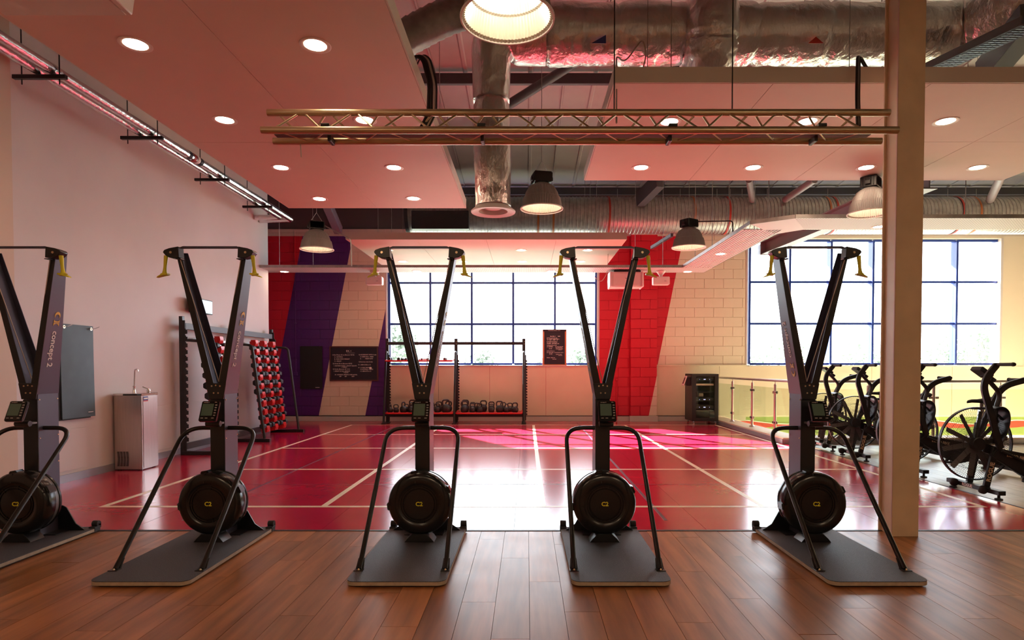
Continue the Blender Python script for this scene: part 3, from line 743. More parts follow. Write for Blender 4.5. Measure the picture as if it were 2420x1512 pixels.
pts = [at(2030, 295, 4.43), at(2028, 230, 4.6), at(2030, 125, 4.9), at(2048, 160, 5.05), at(2065, 172, 5.2)]
for i in range(3): MB().tube([p+Vector((.014*i-.014, .008*i, 0)) for p in rounded(pts, .12, 5)], .009, 8).build('cable', (M_CABLE, M_BAND, M_CABLE)[i], cb2)
cb3 = thing('cable_loop', 'thin pale cable looping in front of the foil duct', 'cable')
MB().tube(rounded([at(1457, 290, 4.5), at(1457, 130, 5.6), at(1475, 150, 5.8), at(1520, 90, 5.9), at(1528, 130, 5.9), at(1515, 178, 5.9)], .15, 6), .007, 6).build('cable', M_CABLEW, cb3)
cb4 = thing('cable_loop', 'thin white cable drooping before the red wall, left of the white speaker', 'cable')
MB().tube(rounded([at(1437, 600, 12.1), at(1436, 645, 12.1), at(1420, 668, 12.1), at(1405, 655, 12.1), at(1402, 640, 12.1)], .12, 6), .006, 6).build('cable', M_CABLEW, cb4)

# ------------------------------------------------------------------ steel column
col = thing('steel_column', 'beige painted steel column standing on the wood floor at the right', 'column', (2.73, 4.52, 0))
MB().box2((0, 0, 0), (.197, .014, 6.15)).build('front_flange', M_COLUMN, col, bevel=.002)
MB().box2((.016, .014, 0), (.186, .17, 6.15)).build('web_casing', M_COLUMN, col, bevel=.004)
MB().box2((0, .17, 0), (.197, .185, 6.15)).build('back_flange', M_COLUMN, col, bevel=.002)
MB().box2((-.0065, -.002, 0), (.0, .010, 6.15)).build('edge_bead', M_RAFT, col)

# ------------------------------------------------------------------ near speaker at the top edge
def speaker_box(t, w, d, h, m):
    MB().box2((-w/2, -d/2, 0), (w/2, d/2, h)).build('cabinet', m, t, bevel=.012, seg=2)
    MB().box2((-w/2+.03, -d/2-.006, .03), (w/2-.03, -d/2+.001, h-.03)).build('grille', m, t, bevel=.003)
    for s_ in (-1, 1):
        MB().prism([(-d*.55, 0), (d*.4, -.012), (d*.55, h*.5), (d*.4, h+.012), (-d*.55, h)], (s_*.035, 0, 0), o=(s_*w/2, 0, 0), ux=(0, 1, 0)).build('end_cap', m, t, bevel=.006)
    MB().box2((-.03, -d/2-.008, h*.55), (.03, -d/2-.005, h*.58)).build('badge', M_BAND, t)
sp = thing('speaker', 'pale wall speaker cut off by the upper left corner', 'speaker', (-2.42, 3.10, 3.11))
speaker_box(sp, .66, .30, .38, M_SPK)
MB().lathe([(.02, 0), (.02, .035), (0, .035)], 16, axis='X').build('pivot_knob', M_BAND, sp, loc=(.365, -.02, .08))
MB().box2((-.06, -.06, .38), (.06, .06, .50)).build('ceiling_mount', M_SPK, sp, bevel=.01)
sp = thing('speaker', 'large white speaker hung under the tray before the red wall', 'speaker', (X(1476, 12.0), 11.95, Z(678, 11.8)))
speaker_box(sp, .58, .34, .29, M_SPK)
MB().box2((-.24, -.14, .29), (.28, .14, .325)).build('top_bracket', M_BLACK, sp, bevel=.01)
for (px, lab) in ((1560, 'small white speaker under the tray beside the large white one'), (887, 'small white speaker under the tray before the beige stripe')):
    sp = thing('speaker', lab, 'speaker', (X(px, 12.0), 11.98, Z(672, 11.9)))
    w, d, h = .32, .16, .155
    MB().box2((-w/2, -d/2, 0), (w/2, d/2, h)).build('cabinet', M_SPK, sp, bevel=.01, seg=2)
    MB().box2((-w/2+.02, -d/2-.004, .012), (w/2-.02, -d/2+.001, h-.012)).build('grille', M_SPK, sp, bevel=.002)
    MB().box2((.05, -d/2-.006, h*.42), (.09, -d/2-.003, h*.46)).build('badge', M_BAND, sp)
    MB().lathe([(.03, h), (.035, h+.03), (.09, h+.10), (.09, h+.122), (0, h+.122)], 24).build('ceiling_mount', M_SPK, sp)

# ------------------------------------------------------------------ standing ski machines
def ski_machine():
    t = thing('ski_machine', '', 'exercise machine', group='standing ski machines in a row')
    # deck: local y runs from the front edge (0) to the rear (1.2)
    def deck_poly(w, l, r=.055):
        out = []
        for cx, cy, a0 in ((w-r, r, -PI/2), ):
            out += [(cx+r*math.cos(a0+PI/2*i/6), cy+r*math.sin(a0+PI/2*i/6)) for i in range(7)]
        out += [(w, l), (-w, l)]
        out += [(-w+r+r*math.cos(PI+PI/2*i/6), r+r*math.sin(PI+PI/2*i/6)) for i in range(7)]
        return out
    MB().prism(deck_poly(.289, 1.2), (0, 0, .021), o=(0, 0, .012), uy=(0, 1, 0)).build('deck_board', M_PLY, t)
    MB().prism(deck_poly(.2885, 1.199), (0, 0, .004), o=(0, 0.0005, .033), uy=(0, 1, 0)).build('grip_surface', M_DECKTOP, t)
    MB().prism(deck_poly(.27, 1.17), (0, 0, .012), o=(0, .02, .0), uy=(0, 1, 0)).build('deck_pad', M_RUB, t)
    # post
    MB().box2((-.052, .93, .037), (.052, 1.128, 1.085)).build('post', M_SKIP, t, bevel=.004)
    MB().box2((-.0525, .925, .037), (.0525, .935, 1.03)).build('post_face', M_SKIB, t, bevel=.003)
    # two arms, open channels facing each other
    for s_ in (-1, 1):
        def sect(xo, w, yf, d, z, e=.004):
            pts = [(0, 0), (w, 0), (w, e), (e, e), (e, d-e), (w, d-e), (w, d), (0, d)]
            return [(s_*(xo-a), yf+c, z) for a, c in pts]
        A = sect(.054, .052, .922, .204, 1.07); B = sect(.254, .034, .872, .10, 2.09)
        MB().loft(A, B).build('arm', M_SKIP, t, smooth=False)
        fA = [(s_*.0535, .9215, 1.07), (s_*.002, .9215, 1.07), (s_*.002, .9195, 1.07), (s_*.0535, .9195, 1.07)]
        fB = [(s_*.2535, .8715, 2.09), (s_*.220, .8715, 2.09), (s_*.220, .8695, 2.09), (s_*.2535, .8695, 2.09)]
        MB().loft(fA, fB).build('arm_face', M_SKIB, t, smooth=False)
        fA = [(s_*.0500, .926, 1.07), (s_*.0490, .926, 1.07), (s_*.0490, 1.12, 1.07), (s_*.0500, 1.12, 1.07)]
        # head
        h = MB().prism([(.205, 2.035), (.245, 2.030), (.275, 2.035), (.300, 2.050), (.318, 2.072), (.308, 2.088), (.275, 2.100), (.230, 2.108), (.210, 2.112)], (0, .072, 0), o=(0, .825, 0), ux=(s_, 0, 0)).build('pulley_head', M_SKIB, t, bevel=.003)
        MB().lathe([(0, -.004), (.008, -.004), (.009, .0), (0, .0)], 12, o=(s_*.262, .825, 2.07), axis='Y').build('bolt', M_BOLT, h)
        MB().box2((s_*.195, .83, 2.024), (s_*.232, .88, 2.030)).build('rope_guide', M_SKIB, h, bevel=.002)
        # yellow handle
        hp = Vector((s_*.305, .845, 2.050)); hd = Vector((s_*.10, 0, -1)).normalized()
        g = MB(); P_ = [hp+hd*(.125*i/6) for i in range(7)]
        g.tube(P_, [.014, .0135, .0125, .011, .0105, .012, .016], 12)
        q0 = hp+hd*.125
        g.tube([q0, q0+hd*.010+Vector((s_*.002, 0, 0))], [.016, .026], 12)
        g.loft([q0+Vector((s_*(-.028), -.02, .0)), q0+Vector((s_*(-.028), .02, .0)), q0+Vector((s_*.0, .024, .0)), q0+Vector((s_*.046, .012, -.022)), q0+Vector((s_*.046, -.012, -.022)), q0+Vector((s_*.0, -.024, .0))],
               [q0+Vector((s_*(-.028), -.02, -.010)), q0+Vector((s_*(-.028), .02, -.010)), q0+Vector((s_*.0, .026, -.014)), q0+Vector((s_*.050, .012, -.030)), q0+Vector((s_*.050, -.012, -.030)), q0+Vector((s_*.0, -.026, -.014))])
        part_label(g.build('handle', M_YEL, t, ang=50), 'yellow plastic hand grip')
        # rope
        MB().tube([(s_*.215, .86, 2.028), (s_*.0, .955, 1.16)], .0032, 6).build('rope', M_CABLEW, t)
        # lettering on the outer side of the arm
        d = Vector((.200, 0, 1.02)).normalized()
        def onarm(z, y): return Vector((s_*(.054+.200*(z-1.07)/1.02+.0008), y, z))
        dv = Vector((s_*d.x, 0, d.z))
        nrm = (-dv).cross(Vector((0, 1, 0))) if s_ > 0 else dv.cross(Vector((0, 1, 0)))
        if s_ > 0: zt, zlg, ux = 1.530, 1.565, -dv
        else: zt, zlg, ux = 1.335, 1.300, dv
        text('concept 2', .067, M_TXT, t, onarm(zt, .985)+nrm*.001, ux, (0, 1, 0), bold=.0012, spacing=1.0)
        lg = MB()
        k_ = -1 if s_ > 0 else 1                     # logo grows away from the word
        U = -ux; V = Vector((0, 1, 0)); o_ = onarm(zlg, .982)+nrm*.0008
        def pr(poly): lg.prism(poly, nrm*.0015, o=o_, ux=U, uy=V)
        pr([(.0, -.026), (.012, -.018), (.018, 0), (.012, .018), (.0, .026), (.022, .026), (.022, -.026)])
        pr([(.026, -.026), (.026, .026), (.046, .026), (.036, .014), (.036, -.014), (.046, -.026)])
        cres = [(.075+.030*math.cos(a), .026*math.sin(a)) for a in [-1.9+3.8*i/12 for i in range(13)]] + [(.066+.020*math.cos(a), .021*math.sin(a)) for a in [1.9-3.8*i/12 for i in range(13)]]
        pr(cres)
        part_label(lg.build('logo', M_GOLD, t, smooth=False), 'golden crescent emblem')
    MB().prism([(-.052, 1.035), (.052, 1.035), (.072, 1.15), (-.072, 1.15)], (0, .010, 0), o=(0, .9115, 0)).build('junction_plate', M_SKIB, t, bevel=.002)
    bl = MB().lathe([(0, -.004), (.005, -.004), (.006, .0), (0, .0)], 10, axis='Y').mesh('bolt', M_BOLT)
    for (bx, bz) in ((-.03, 1.13), (0, 1.135), (.03, 1.13), (-.016, 1.08), (.016, 1.08)): obj('bolt', bl, t, (bx, .9115, bz))
    bs = MB().lathe([(0, .004), (.004, .004), (.005, 0), (0, 0)], 10, axis='X').mesh('bolt', M_BOLT)
    for (by, bz) in ((.945, 1.03), (1.115, 1.03), (.945, .75), (1.115, .76), (1.115, .56)):
        obj('bolt', bs, t, (.052, by, bz)); o = obj('bolt', bs, t, (-.052, by, bz)); o.scale = (-1, 1, 1)
    # head bar
    MB().prism([(-.215, 2.108), (-.19, 2.118), (.19, 2.118), (.215, 2.108), (.215, 2.102), (.19, 2.104), (-.19, 2.104), (-.215, 2.102)], (0, .026, 0), o=(0, .85, 0)).build('head_bar', M_SKIP, t)
    # flywheel
    cz = .305
    f = MB().lathe([(0, .785), (.105, .785), (.108, .79), (.112, .79), (.115, .784), (.122, .784), (.124, .79), (.128, .79), (.130, .784), (.140, .783), (.146, .779), (.150, .777), (.180, .781), (.197, .784), (.212, .794), (.2215, .812), (.2225, .85), (.2225, .868), (.216, .872)], 64, o=(0, 0, cz), axis='Y').build('flywheel_housing', M_PLASTIC, t, ang=40)
    for i in range(7):
        a = i*2*PI/7+.5
        MB().box((.122*math.cos(a), .786, cz+.122*math.sin(a)), (.030, .006, .004), Matrix.Rotation(-a, 3, 'Y')).build('spoke', M_PLASTIC, f)
    for a in (1.75, .45, 3.25):
        MB().box((.222*math.cos(a), .845, cz+.222*math.sin(a)), (.022, .075, .055), Matrix.Rotation(-a, 3, 'Y')).build('housing_clip', M_PLASTIC, f, bevel=.006, seg=2)
        MB().bar((.15*math.cos(a), .779, cz+.15*math.sin(a)), (.215*math.cos(a-.06), .792, cz+.215*math.sin(a-.06)), .008, .006, up=(0, 1, 0)).build('housing_rib', M_PLASTIC, f, bevel=.001)
    part_label(MB().lathe([(.216, .871), (.216, .905), (.205, .905)], 64, o=(0, 0, cz), axis='Y').build('flywheel_band', M_BAND, t), 'grey perforated band')
    MB().lathe([(.216, .905), (.2215, .906), (.2215, .922), (.10, .93), (0, .93)], 64, o=(0, 0, cz), axis='Y').build('flywheel_back', M_PLASTIC, t)
    part_label(text('C2', .042, M_YEL, t, (0, .7838, cz), (1, 0, 0), (0, 0, 1), name='wheel_emblem', align='CENTER', bold=.001), 'small yellow lettering on the wheel hub')
    MB().prism([(-.105, .037), (.105, .037), (.085, .062), (.05, .095), (-.05, .095), (-.085, .062)], (0, .13, 0), o=(0, .78, 0)).build('wheel_cradle', M_SKIB, t, bevel=.002)
    # rear gussets
    for s_ in (-1, 1):
        MB().prism([(.052, .037), (.255, .037), (.185, .085), (.115, .21), (.085, .225), (.052, .225)], (0, .008, 0), o=(0, 1.10, 0), ux=(s_, 0, 0)).build('gusset', M_SKIB, t)
        MB().box2((s_*.052, .96, .037), (s_*.14, 1.10, .043)).build('gusset_foot', M_SKIB, t)
        c_ = MB(); c_.box2((s_*.243, 1.15, .010), (s_*.293, 1.21, .046)); c_.lathe([(0, -.022), (.024, -.022), (.024, .022), (0, .022)], 20, o=(s_*.268, 1.20, .062), axis='X')
        c_.box2((s_*.246, 1.196, .03), (s_*.290, 1.224, .062)); c_.build('corner_roller', M_RUB, t, bevel=.002)
    # hand rail
    pts = rounded([(0, .985, .822), (.262, .985, .822), (.262, .245, .078), (.262, .205, .040)], .13, 8)
    pts = [(-p.x, p.y, p.z) for p in pts[::-1]][:-1] + [tuple(p) for p in pts]
    MB().tube(pts, .0155, 12).build('support_rail', M_TUBE, t)
    for s_ in (-1, 1):
        MB().prism([(-.024, 0), (.024, 0), (.019, .055), (-.019, .055)], (0, .014, .0), o=(s_*.262, .208, .037), uy=(0, .85, 1)).build('rail_foot', M_TUBE, t, bevel=.002)
        fp = MB().box2((s_*.234, .172, .036), (s_*.290, .222, .041)).build('rail_plate', M_TUBE, t, bevel=.002)
        MB().lathe([(0, .008), (.005, .007), (.007, 0), (0, 0)], 10, o=(s_*.262, .19, .041)).build('bolt', M_BOLT, fp)
    # monitor
    Rm = Matrix.Rotation(-.42, 3, 'X'); mc = Vector((.014, .795, .955))
    def L(x, y, z): return mc + Rm @ Vector((x, y, z))
    mo = MB().box(mc, (.122, .030, .150), Rm).build('monitor', M_PLASTIC, t, bevel=.006, seg=2)
    MB().box(L(-.010, -.0155, .008), (.078, .003, .088), Rm).build('screen', M_LCD, mo)
    for i in range(5): MB().box(L(.046, -.0165, .042-.019*i), (.014, .004, .008), Rm).build('button', M_BTN, mo, bevel=.001)
    for i, x_ in enumerate((-.036, -.006, .038)): MB().box(L(x_, -.0165, -.054), (.018, .004, .006), Rm).build('button', M_BTN, mo, bevel=.001)
    text('concept 2', .010, M_TXT, mo, L(-.045, -.0162, .063), Rm @ Vector((1, 0, 0)), Rm @ Vector((0, 0, 1)))
    text('PM5', .008, M_TXT, mo, L(.032, -.0162, .063), Rm @ Vector((1, 0, 0)), Rm @ Vector((0, 0, 1)))
    MB().box(L(0, .024, .0), (.09, .022, .11), Rm).build('monitor_back', M_SKIP, mo, bevel=.005)
    MB().lathe([(0, -.05), (.020, -.05), (.022, -.04), (.022, .04), (.020, .05), (0, .05)], 20, o=(.014, .845, .865), axis='X').build('monitor_hinge', M_SKIB, t)
    MB().box2((-.03, .85, .857), (.05, .935, .873)).build('monitor_arm', M_BAND, t, bevel=.003)
    return t
ski = ski_machine()
SK = [(-3.585, 'black ski machine cut off by the left edge, in front of the white wall'),
      (-2.235, 'black ski machine standing in front of the wall dumbbell rack'),
      (-.755, 'black ski machine standing in front of the kettlebell rack'),
      (.548, 'black ski machine in line with the red stripe of the far wall'),
      (2.032, 'black ski machine beside the beige column')]
for i, (x_, lab) in enumerate(SK):
    if i == 0: ski.location = (x_, 3.46, 0); ski['label'] = lab
    else: dup(ski, (x_, 3.46, 0), lab)

# ------------------------------------------------------------------ air bikes
def air_bike():
    t = thing('air_bike', '', 'exercise bike', group='black fan bikes in a row')
    B = M_BLACK
    zc = .50
    # front and rear stabilisers
    for (x_, nm) in ((0., 'front_stabiliser'), (1.16, 'rear_stabiliser')):
        MB().box2((x_-.035, -.36, .050), (x_+.035, .36, .092)).build(nm, B, t, bevel=.003)
        for s_ in (-1, 1):
            MB().lathe([(.034, 0), (.034, .012), (.012, .018), (.012, .042), (0, .042)], 16, o=(x_+.005, s_*.31, .0)).build('levelling_foot', M_RUB, t)
    for s_ in (-1, 1):
        MB().lathe([(0, -.022), (.026, -.022), (.040, -.014), (.040, .014), (.026, .022), (0, .022)], 20, o=(-.065, s_*.20, .075), axis='Y').build('transport_wheel', M_RUB, t, ang=60)
        MB().bar((-.065, s_*.20, .075), (0, s_*.20, .075), .02, .03).build('wheel_bracket', B, t)
    part_label(text('ROGUE', .042, M_TXT, t, (-.0358, .125, .071), (0, -1, 0), (0, 0, 1), bold=.0012), 'white lettering on the front foot')
    # forks
    for s_ in (-1, 1):
        MB().bar((.03, s_*.115, .092), (.115, s_*.115, .47), .028, .062, up=(1, 0, .2)).build('fork_leg', B, t, bevel=.003)
    d = Vector((.085, 0, .378)).normalized()
    part_label(text('ROGUE', .058, M_ROGUE, t, Vector((.036, -.1302, .12))+d*.02+Vector((.0, 0, 0)), d, d.cross(Vector((0, -1, 0)))*-1, bold=.0015), 'tan lettering on the fork leg')
    # fan cage: wires from hub to rim on both faces, outer rim rings
    cg = MB(); R0, R1 = .07, .362
    for side in (-1, 1):
        for k in range(96):
            a = 2*PI*k/96; pts = []
            for i in range(6):
                q = i/5; r = R0+(R1-R0)*q; aa = a + side*.55*q
                pts.append((r*math.cos(aa), side*(.058-.046*q**3), zc+r*math.sin(aa)))
            cg.tube(pts, .0016, 3, cap=False)
        for r in (.16, .26): cg.tube([(r*math.cos(2*PI*i/40), side*(.058-.046*((r-R0)/(R1-R0))**3), zc+r*math.sin(2*PI*i/40)) for i in range(40)], .0018, 3, closed=True)
    cg.build('fan_cage', B, t, ang=60)
    rim = MB(); rim.lathe([(.356, -.016), (.368, -.016), (.368, .016), (.356, .016)], 56, o=(0, 0, zc), axis='Y', close=True); rim.build('cage_rim', B, t)
    fb = MB().box((0, 0, .195), (.050, .004, .265), Matrix.Rotation(.35, 3, 'Z')).mesh('fan_blade', M_BAND, bevel=.001)
    for k in range(10):
        o = obj('fan_blade', fb, t, (0, 0, zc)); o.rotation_euler = (0, 2*PI*k/10+.15, 0)
    MB().lathe([(0, -.062), (.062, -.062), (.066, -.05), (.066, .05), (.062, .062), (0, .062)], 24, o=(0, 0, zc), axis='Y').build('fan_hub', B, t)
    # main beam and chain guard
    MB().bar((.08, 0, .46), (1.16, 0, .12), .06, .09).build('main_beam', B, t, bevel=.004)
    MB().prism([(.05, .40), (.12, .47), (.55, .39), (.72, .28), (.66, .16), (.52, .13), (.36, .20)], (0, .05, 0), o=(0, -.15, 0)).build('chain_guard', B, t, bevel=.006, seg=2)
    part_label(text('ECHO BIKE', .042, M_ROGUE, t, (.20, -.1512, .405), (.98, 0, -.19), (.19, 0, .98), bold=.001), 'tan lettering on the chain guard')
    MB().lathe([(0, -.11), (.055, -.11), (.06, -.10), (.06, .10), (.055, .11), (0, .11)], 20, o=(.48, 0, .27), axis='Y').build('crank_hub', B, t)
    for s_ in (-1, 1):
        e = Vector((.48-s_*-.17*(-1), s_*.18, .27+s_*.10)) if s_ > 0 else Vector((.34, -.18, .165))
        MB().bar((.48, s_*.17, .27), e, .016, .026).build('crank', B, t)
        p_ = MB(); ce = e+Vector((0, s_*.07, 0))
        p_.tube([ce+Vector((.05*math.cos(a), .045*math.sin(a), 0)) for a in [2*PI*i/12 for i in range(12)]], .009, 6, closed=True)
        p_.box(ce, (.02, .10, .016)); p_.box(ce, (.10, .014, .012)); p_.build('pedal', M_RUB, t)
    # handle levers; near one forward, far one back
    for (s_, pl) in ((-1, [(.125, .47), (-.065, 1.115), (.075, 1.292)]), (1, [(.13, .47), (.245, .80), (.385, 1.07), (.625, 1.135)])):
        pl = [Vector((a, s_*.165, c)) for a, c in pl]; R = rounded(pl, .12, 6)
        b = MB()
        for p, q in zip(R, R[1:]): b.bar(p, q+(q-p).normalized()*.003, .030, .056, up=(0, 1, 0)) if False else None
        # flat lever of even width, swept in the bike's long plane
        L_, Rr = [], []
        for i, p in enumerate(R):
            tt = (R[min(i+1, len(R)-1)]-R[max(i-1, 0)]).normalized(); n = Vector((tt.z, 0, -tt.x))
            L_.append(p+n*.030); Rr.append(p-n*.030)
        poly = [(v.x, v.z) for v in L_] + [(v.x, v.z) for v in Rr[::-1]]
        b.prism(poly, (0, .034, 0), o=(0, s_*.165-.017, 0)); b.build('handle_lever', B, t, bevel=.005, seg=2)
        e = R[-1]
        MB().tube([e+Vector((0, -s_*.01, 0)), e+Vector((0, s_*.215, 0))], [.017, .017], 14).build('handle_grip', M_RUB, t)
        MB().lathe([(0, 0), (.02, 0), (.02, .012), (0, .012)], 14, o=e+Vector((0, s_*.205, 0)), axis='Y').build('grip_cap', M_RUB, t)
        MB().tube([(.50, s_*.2, .27), (.125, s_*.185, .45)], .012, 8).build('push_rod', B, t)
    # mast with the console
    m_ = rounded([(.195, 0, .50), (.195, 0, .84), (.245, 0, 1.0), (.13, 0, 1.125), (.06, 0, 1.19)], .06, 5)
    b = MB(); b.tube(m_, .022, 8); b.build('mast', B, t)
    Rc = Matrix.Rotation(.62, 3, 'Y')
    c = MB().box((.055, 0, 1.215), (.145, .15, .045), Rc).build('console', B, t, bevel=.006, seg=2)
    MB().box(Vector((.055, 0, 1.215))+Rc @ Vector((-.0, -.0, .0235)), (.10, .11, .003), Rc).build('console_screen', M_BOARD, c)
    MB().box(Vector((.055, 0, 1.215))+Rc @ Vector((.11, 0, -.01)), (.05, .10, .035), Rc).build('console_bracket', B, c, bevel=.004)
    # curved shroud behind the lever
    sh = [Vector((.13, 0, .86)), Vector((.20, 0, .885)), Vector((.27, 0, .84)), Vector((.285, 0, .74)), Vector((.25, 0, .60)), Vector((.20, 0, .50))]
    sh = rounded(sh, .05, 4); nn = []
    for i_, p in enumerate(sh):
        t_ = (sh[min(i_+1, len(sh)-1)]-sh[max(i_-1, 0)]).normalized(); nn.append(Vector((t_.z, 0, -t_.x))*.012)
    ou = [(p.x, p.z) for p in sh]; inn = [((p+n_).x, (p+n_).z) for p, n_ in list(zip(sh, nn))[::-1]]
    MB().prism(ou+inn, (0, .19, 0), o=(0, -.095, 0)).build('fan_shroud', B, t, bevel=.003)
    # seat
    MB().bar((.80, 0, .20), (.86, 0, .60), .055, .07, up=(1, 0, 0)).build('seat_tube', B, t, bevel=.003)
    MB().bar((.86, 0, .58), (.885, 0, .76), .04, .05, up=(1, 0, 0)).build('seat_post', M_CHROME, t)
    MB().box2((.78, -.03, .76), (1.0, .03, .79)).build('seat_slide', B, t, bevel=.003)
    sd = MB(); sd.bm.free(); sd.bm = bmesh.new()
    pr = [(-.165, .010, -.012), (-.15, .022, -.004), (-.11, .030, .004), (-.04, .036, .004), (.03, .060, .008), (.08, .095, .018), (.12, .105, .026), (.145, .090, .026), (.155, .05, .022)]
    rings = []
    for (xx, hw, zz) in pr:
        rings.append([sd.bm.verts.new((.88+xx, hw*math.cos(2*PI*k/16), .862+zz + min(.026, .008+hw*.28)*math.sin(2*PI*k/16)*(1 if math.sin(2*PI*k/16) > 0 else 1.5))) for k in range(16)])
    for a, c_ in zip(rings, rings[1:]):
        for k in range(16): sd.bm.faces.new((a[k], a[(k+1) % 16], c_[(k+1) % 16], c_[k]))
    sd.bm.faces.new(rings[0][::-1]); sd.bm.faces.new(rings[-1])
    sd.build('saddle', M_RUB, t, ang=60)
    MB().lathe([(.02, .79), (.02, .84), (0, .84)], 12, o=(.89, 0, 0)).build('saddle_clamp', M_BAND, t)
    return t
bike = air_bike()
BK = [(6.09, 'black fan bike nearest the camera, at the right edge, with lettering on its foot'),
      (7.28, 'black fan bike mostly hidden behind the beige column, its saddle in view'),
      (8.46, 'black fan bike just left of the beige column'),
      (9.44, 'black fan bike farthest away, partly behind a ski machine')]
for i, (y_, lab) in enumerate(BK):
    if i == 0: bike.location = (4.50, y_, 0); bike['label'] = lab
    else: dup(bike, (4.56 if i < 3 else 4.60, y_, 0), lab)

# ------------------------------------------------------------------ kettlebell rack before the first window
rk = thing('storage_rack', 'black two bay rack with red shelves holding kettlebells under the window', 'rack', (0, 0, 0))
RY = 13.95
rx = [X(916, RY), X(1078, RY), X(1238, RY)]
zt = Z(800, RY)
def comb(h, w=.075, n=16, z0=.12):
    pts = [(0, 0), (w*.55, 0)]
    for i in range(n):
        z = z0+(h-z0-.1)*i/n; s_ = (h-z0-.1)/n
        pts += [(w*.55, z), (w, z+s_*.05), (w, z+s_*.62), (w*.72, z+s_*.62), (w*.72, z+s_*.8), (w*.55, z+s_*.8)]
    pts += [(w*.55, h), (0, h)]; return pts
for i, x_ in enumerate(rx):
    MB().box2((x_-.036, RY-.036, 0), (x_+.036, RY+.036, zt)).build('upright', M_BLACK, rk, bevel=.003)
    MB().box2((x_-.05, RY-.45, 0), (x_+.05, RY+.06, .015)).build('foot_plate', M_BLACK, rk, bevel=.002)
    MB().prism(comb(1.5, .06, 20), (0, -.006, 0), o=(x_+.02, RY-.04, .05)).build('slot_strip', M_BLACK, rk, smooth=False)
    MB().tube(rounded([(x_, RY-.03, zt-.32), (x_, RY-.13, zt-.30), (x_, RY-.42, .03)], .05, 5), .024, 10).build('front_leg', M_BLACK, rk)
    b_ = MB()
    for dz in (.07, .125): b_.box((x_+.012, RY-.037, zt-dz), (.014, .004, .014))
    b_.build('bolt_plate', M_BOLT, rk)
for a, c_ in zip(rx, rx[1:]):
    MB().box2((a+.036, RY-.02, zt-.145), (c_-.036, RY+.02, zt-.075)).build('crossbar', M_BLACK, rk, bevel=.003)
    MB().box2((a+.036, RY-.03, .13), (c_-.036, RY+.0, .20)).build('crossbar', M_BLACK, rk, bevel=.003)
def shelf(a, c_, z, zb):
    MB().loft([(a+.03, RY-.42, z-.004), (c_-.03, RY-.42, z-.004), (c_-.03, RY-.42, z), (a+.03, RY-.42, z)], [(a+.03, RY-.02, zb-.004), (c_-.03, RY-.02, zb-.004), (c_-.03, RY-.02, zb), (a+.03, RY-.02, zb)]).build('shelf_plate', M_REDSTEEL, rk)
    MB().tube(rounded([(a+.045, RY-.02, zb+.004), (a+.045, RY-.43, z+.004), (c_-.045, RY-.43, z+.004), (c_-.045, RY-.02, zb+.004)], .05, 5), .020, 10).build('shelf_rail', M_REDSTEEL, rk)
zs1 = Z(977, RY-.43); zs2 = Z(853, RY-.43)
shelf(rx[0], rx[1], zs1, zs1+.03); shelf(rx[1], rx[2], zs1, zs1+.03); shelf(rx[0], rx[1], zs2, zs2+.03)
def kettle_mesh():
    body = MB().lathe([(0, 0), (.055, 0), (.082, .025), (.097, .075), (.095, .115), (.075, .155), (.04, .178), (0, .184)], 24).mesh('body', M_IRON, ang=60)
    pts = rounded([(-.058, 0, .13), (-.078, 0, .225), (-.055, 0, .272), (.055, 0, .272), (.078, 0, .225), (.058, 0, .13)], .035, 5)
    return body, MB().tube(pts, .017, 12).mesh('handle', M_IRON)
KB, KH = kettle_mesh()
# (photo x, width in photo px, back row?, rz)
KET = [(921.5, 13.5, 0, 1.3), (935.5, 13.5, 0, .2), (953, 17.5, 0, 1.2), (960, 12, 1, .1), (971.5, 17, 0, 1.1), (975, 19, 1, .1), (1019, 15.5, 1, .2), (1033, 15, 0, .1), (1037, 16, 1, .1),
       (1053.5, 21.5, 0, .1), (1060, 17, 1, .1), (1097.5, 19, 0, .1), (1099.5, 19, 1, .0), (1116, 15, 0, .1), (1117, 15, 1, 0), (1127, 14, 1, .1), (1133.5, 15.5, 0, .1), (1142.5, 18, 1, 0), (1161, 14.5, 0, 0), (1161.5, 16, 1, .1),
       (1180.5, 19, 0, .1), (1189, 15, 1, .2), (1197, 14.5, 0, .9), (1205, 14, 1, .3), (1217, 16.5, 0, .5)]
KORD = ['first', 'second', 'third', 'fourth', 'fifth', 'sixth', 'seventh', 'eighth', 'ninth', 'tenth', 'eleventh', 'twelfth', 'thirteenth', 'fourteenth', 'fifteenth', 'sixteenth', 'seventeenth']
cnt = {}
for (px, w, back, rz) in KET:
    D = RY-.32 if not back else RY-.13
    bay = 'left' if px < 1075 else 'right'; row = 'back' if back else 'front'
    k = cnt.get((bay, row), 0); cnt[(bay, row)] = k+1
    s_ = w/100./.194*(D/14.35)
    t = thing('kettlebell', 'black kettlebell, %s bay of the low shelf, %s row, %s from the purple stripe' % (bay, row, KORD[k]), 'kettlebell',
              (X(px, D), D, zs1+.002+.03*(D-RY+.42)/.4), rz, 'kettlebells on the low red shelf')
    t.scale = (s_, s_, s_); obj('body', KB, t); obj('handle', KH, t)
def hex_mesh(r, w, hl, hr=.014):
    h = MB()
    pts = [(r*math.cos(PI/3*i+PI/6), r*math.sin(PI/3*i+PI/6)) for i in range(6)]
    head = MB().prism(pts, (0, w, 0), ux=(1, 0, 0), uy=(0, 0, 1)).mesh('head', M_HEX, bevel=r*.12, smooth=False)
    grip = MB().tube([(0, -hl/2, 0), (0, 0, 0), (0, hl/2, 0)], [hr*.85, hr*1.15, hr*.85], 10).mesh('grip', M_CHROME)
    return head, grip
HEXC = {}
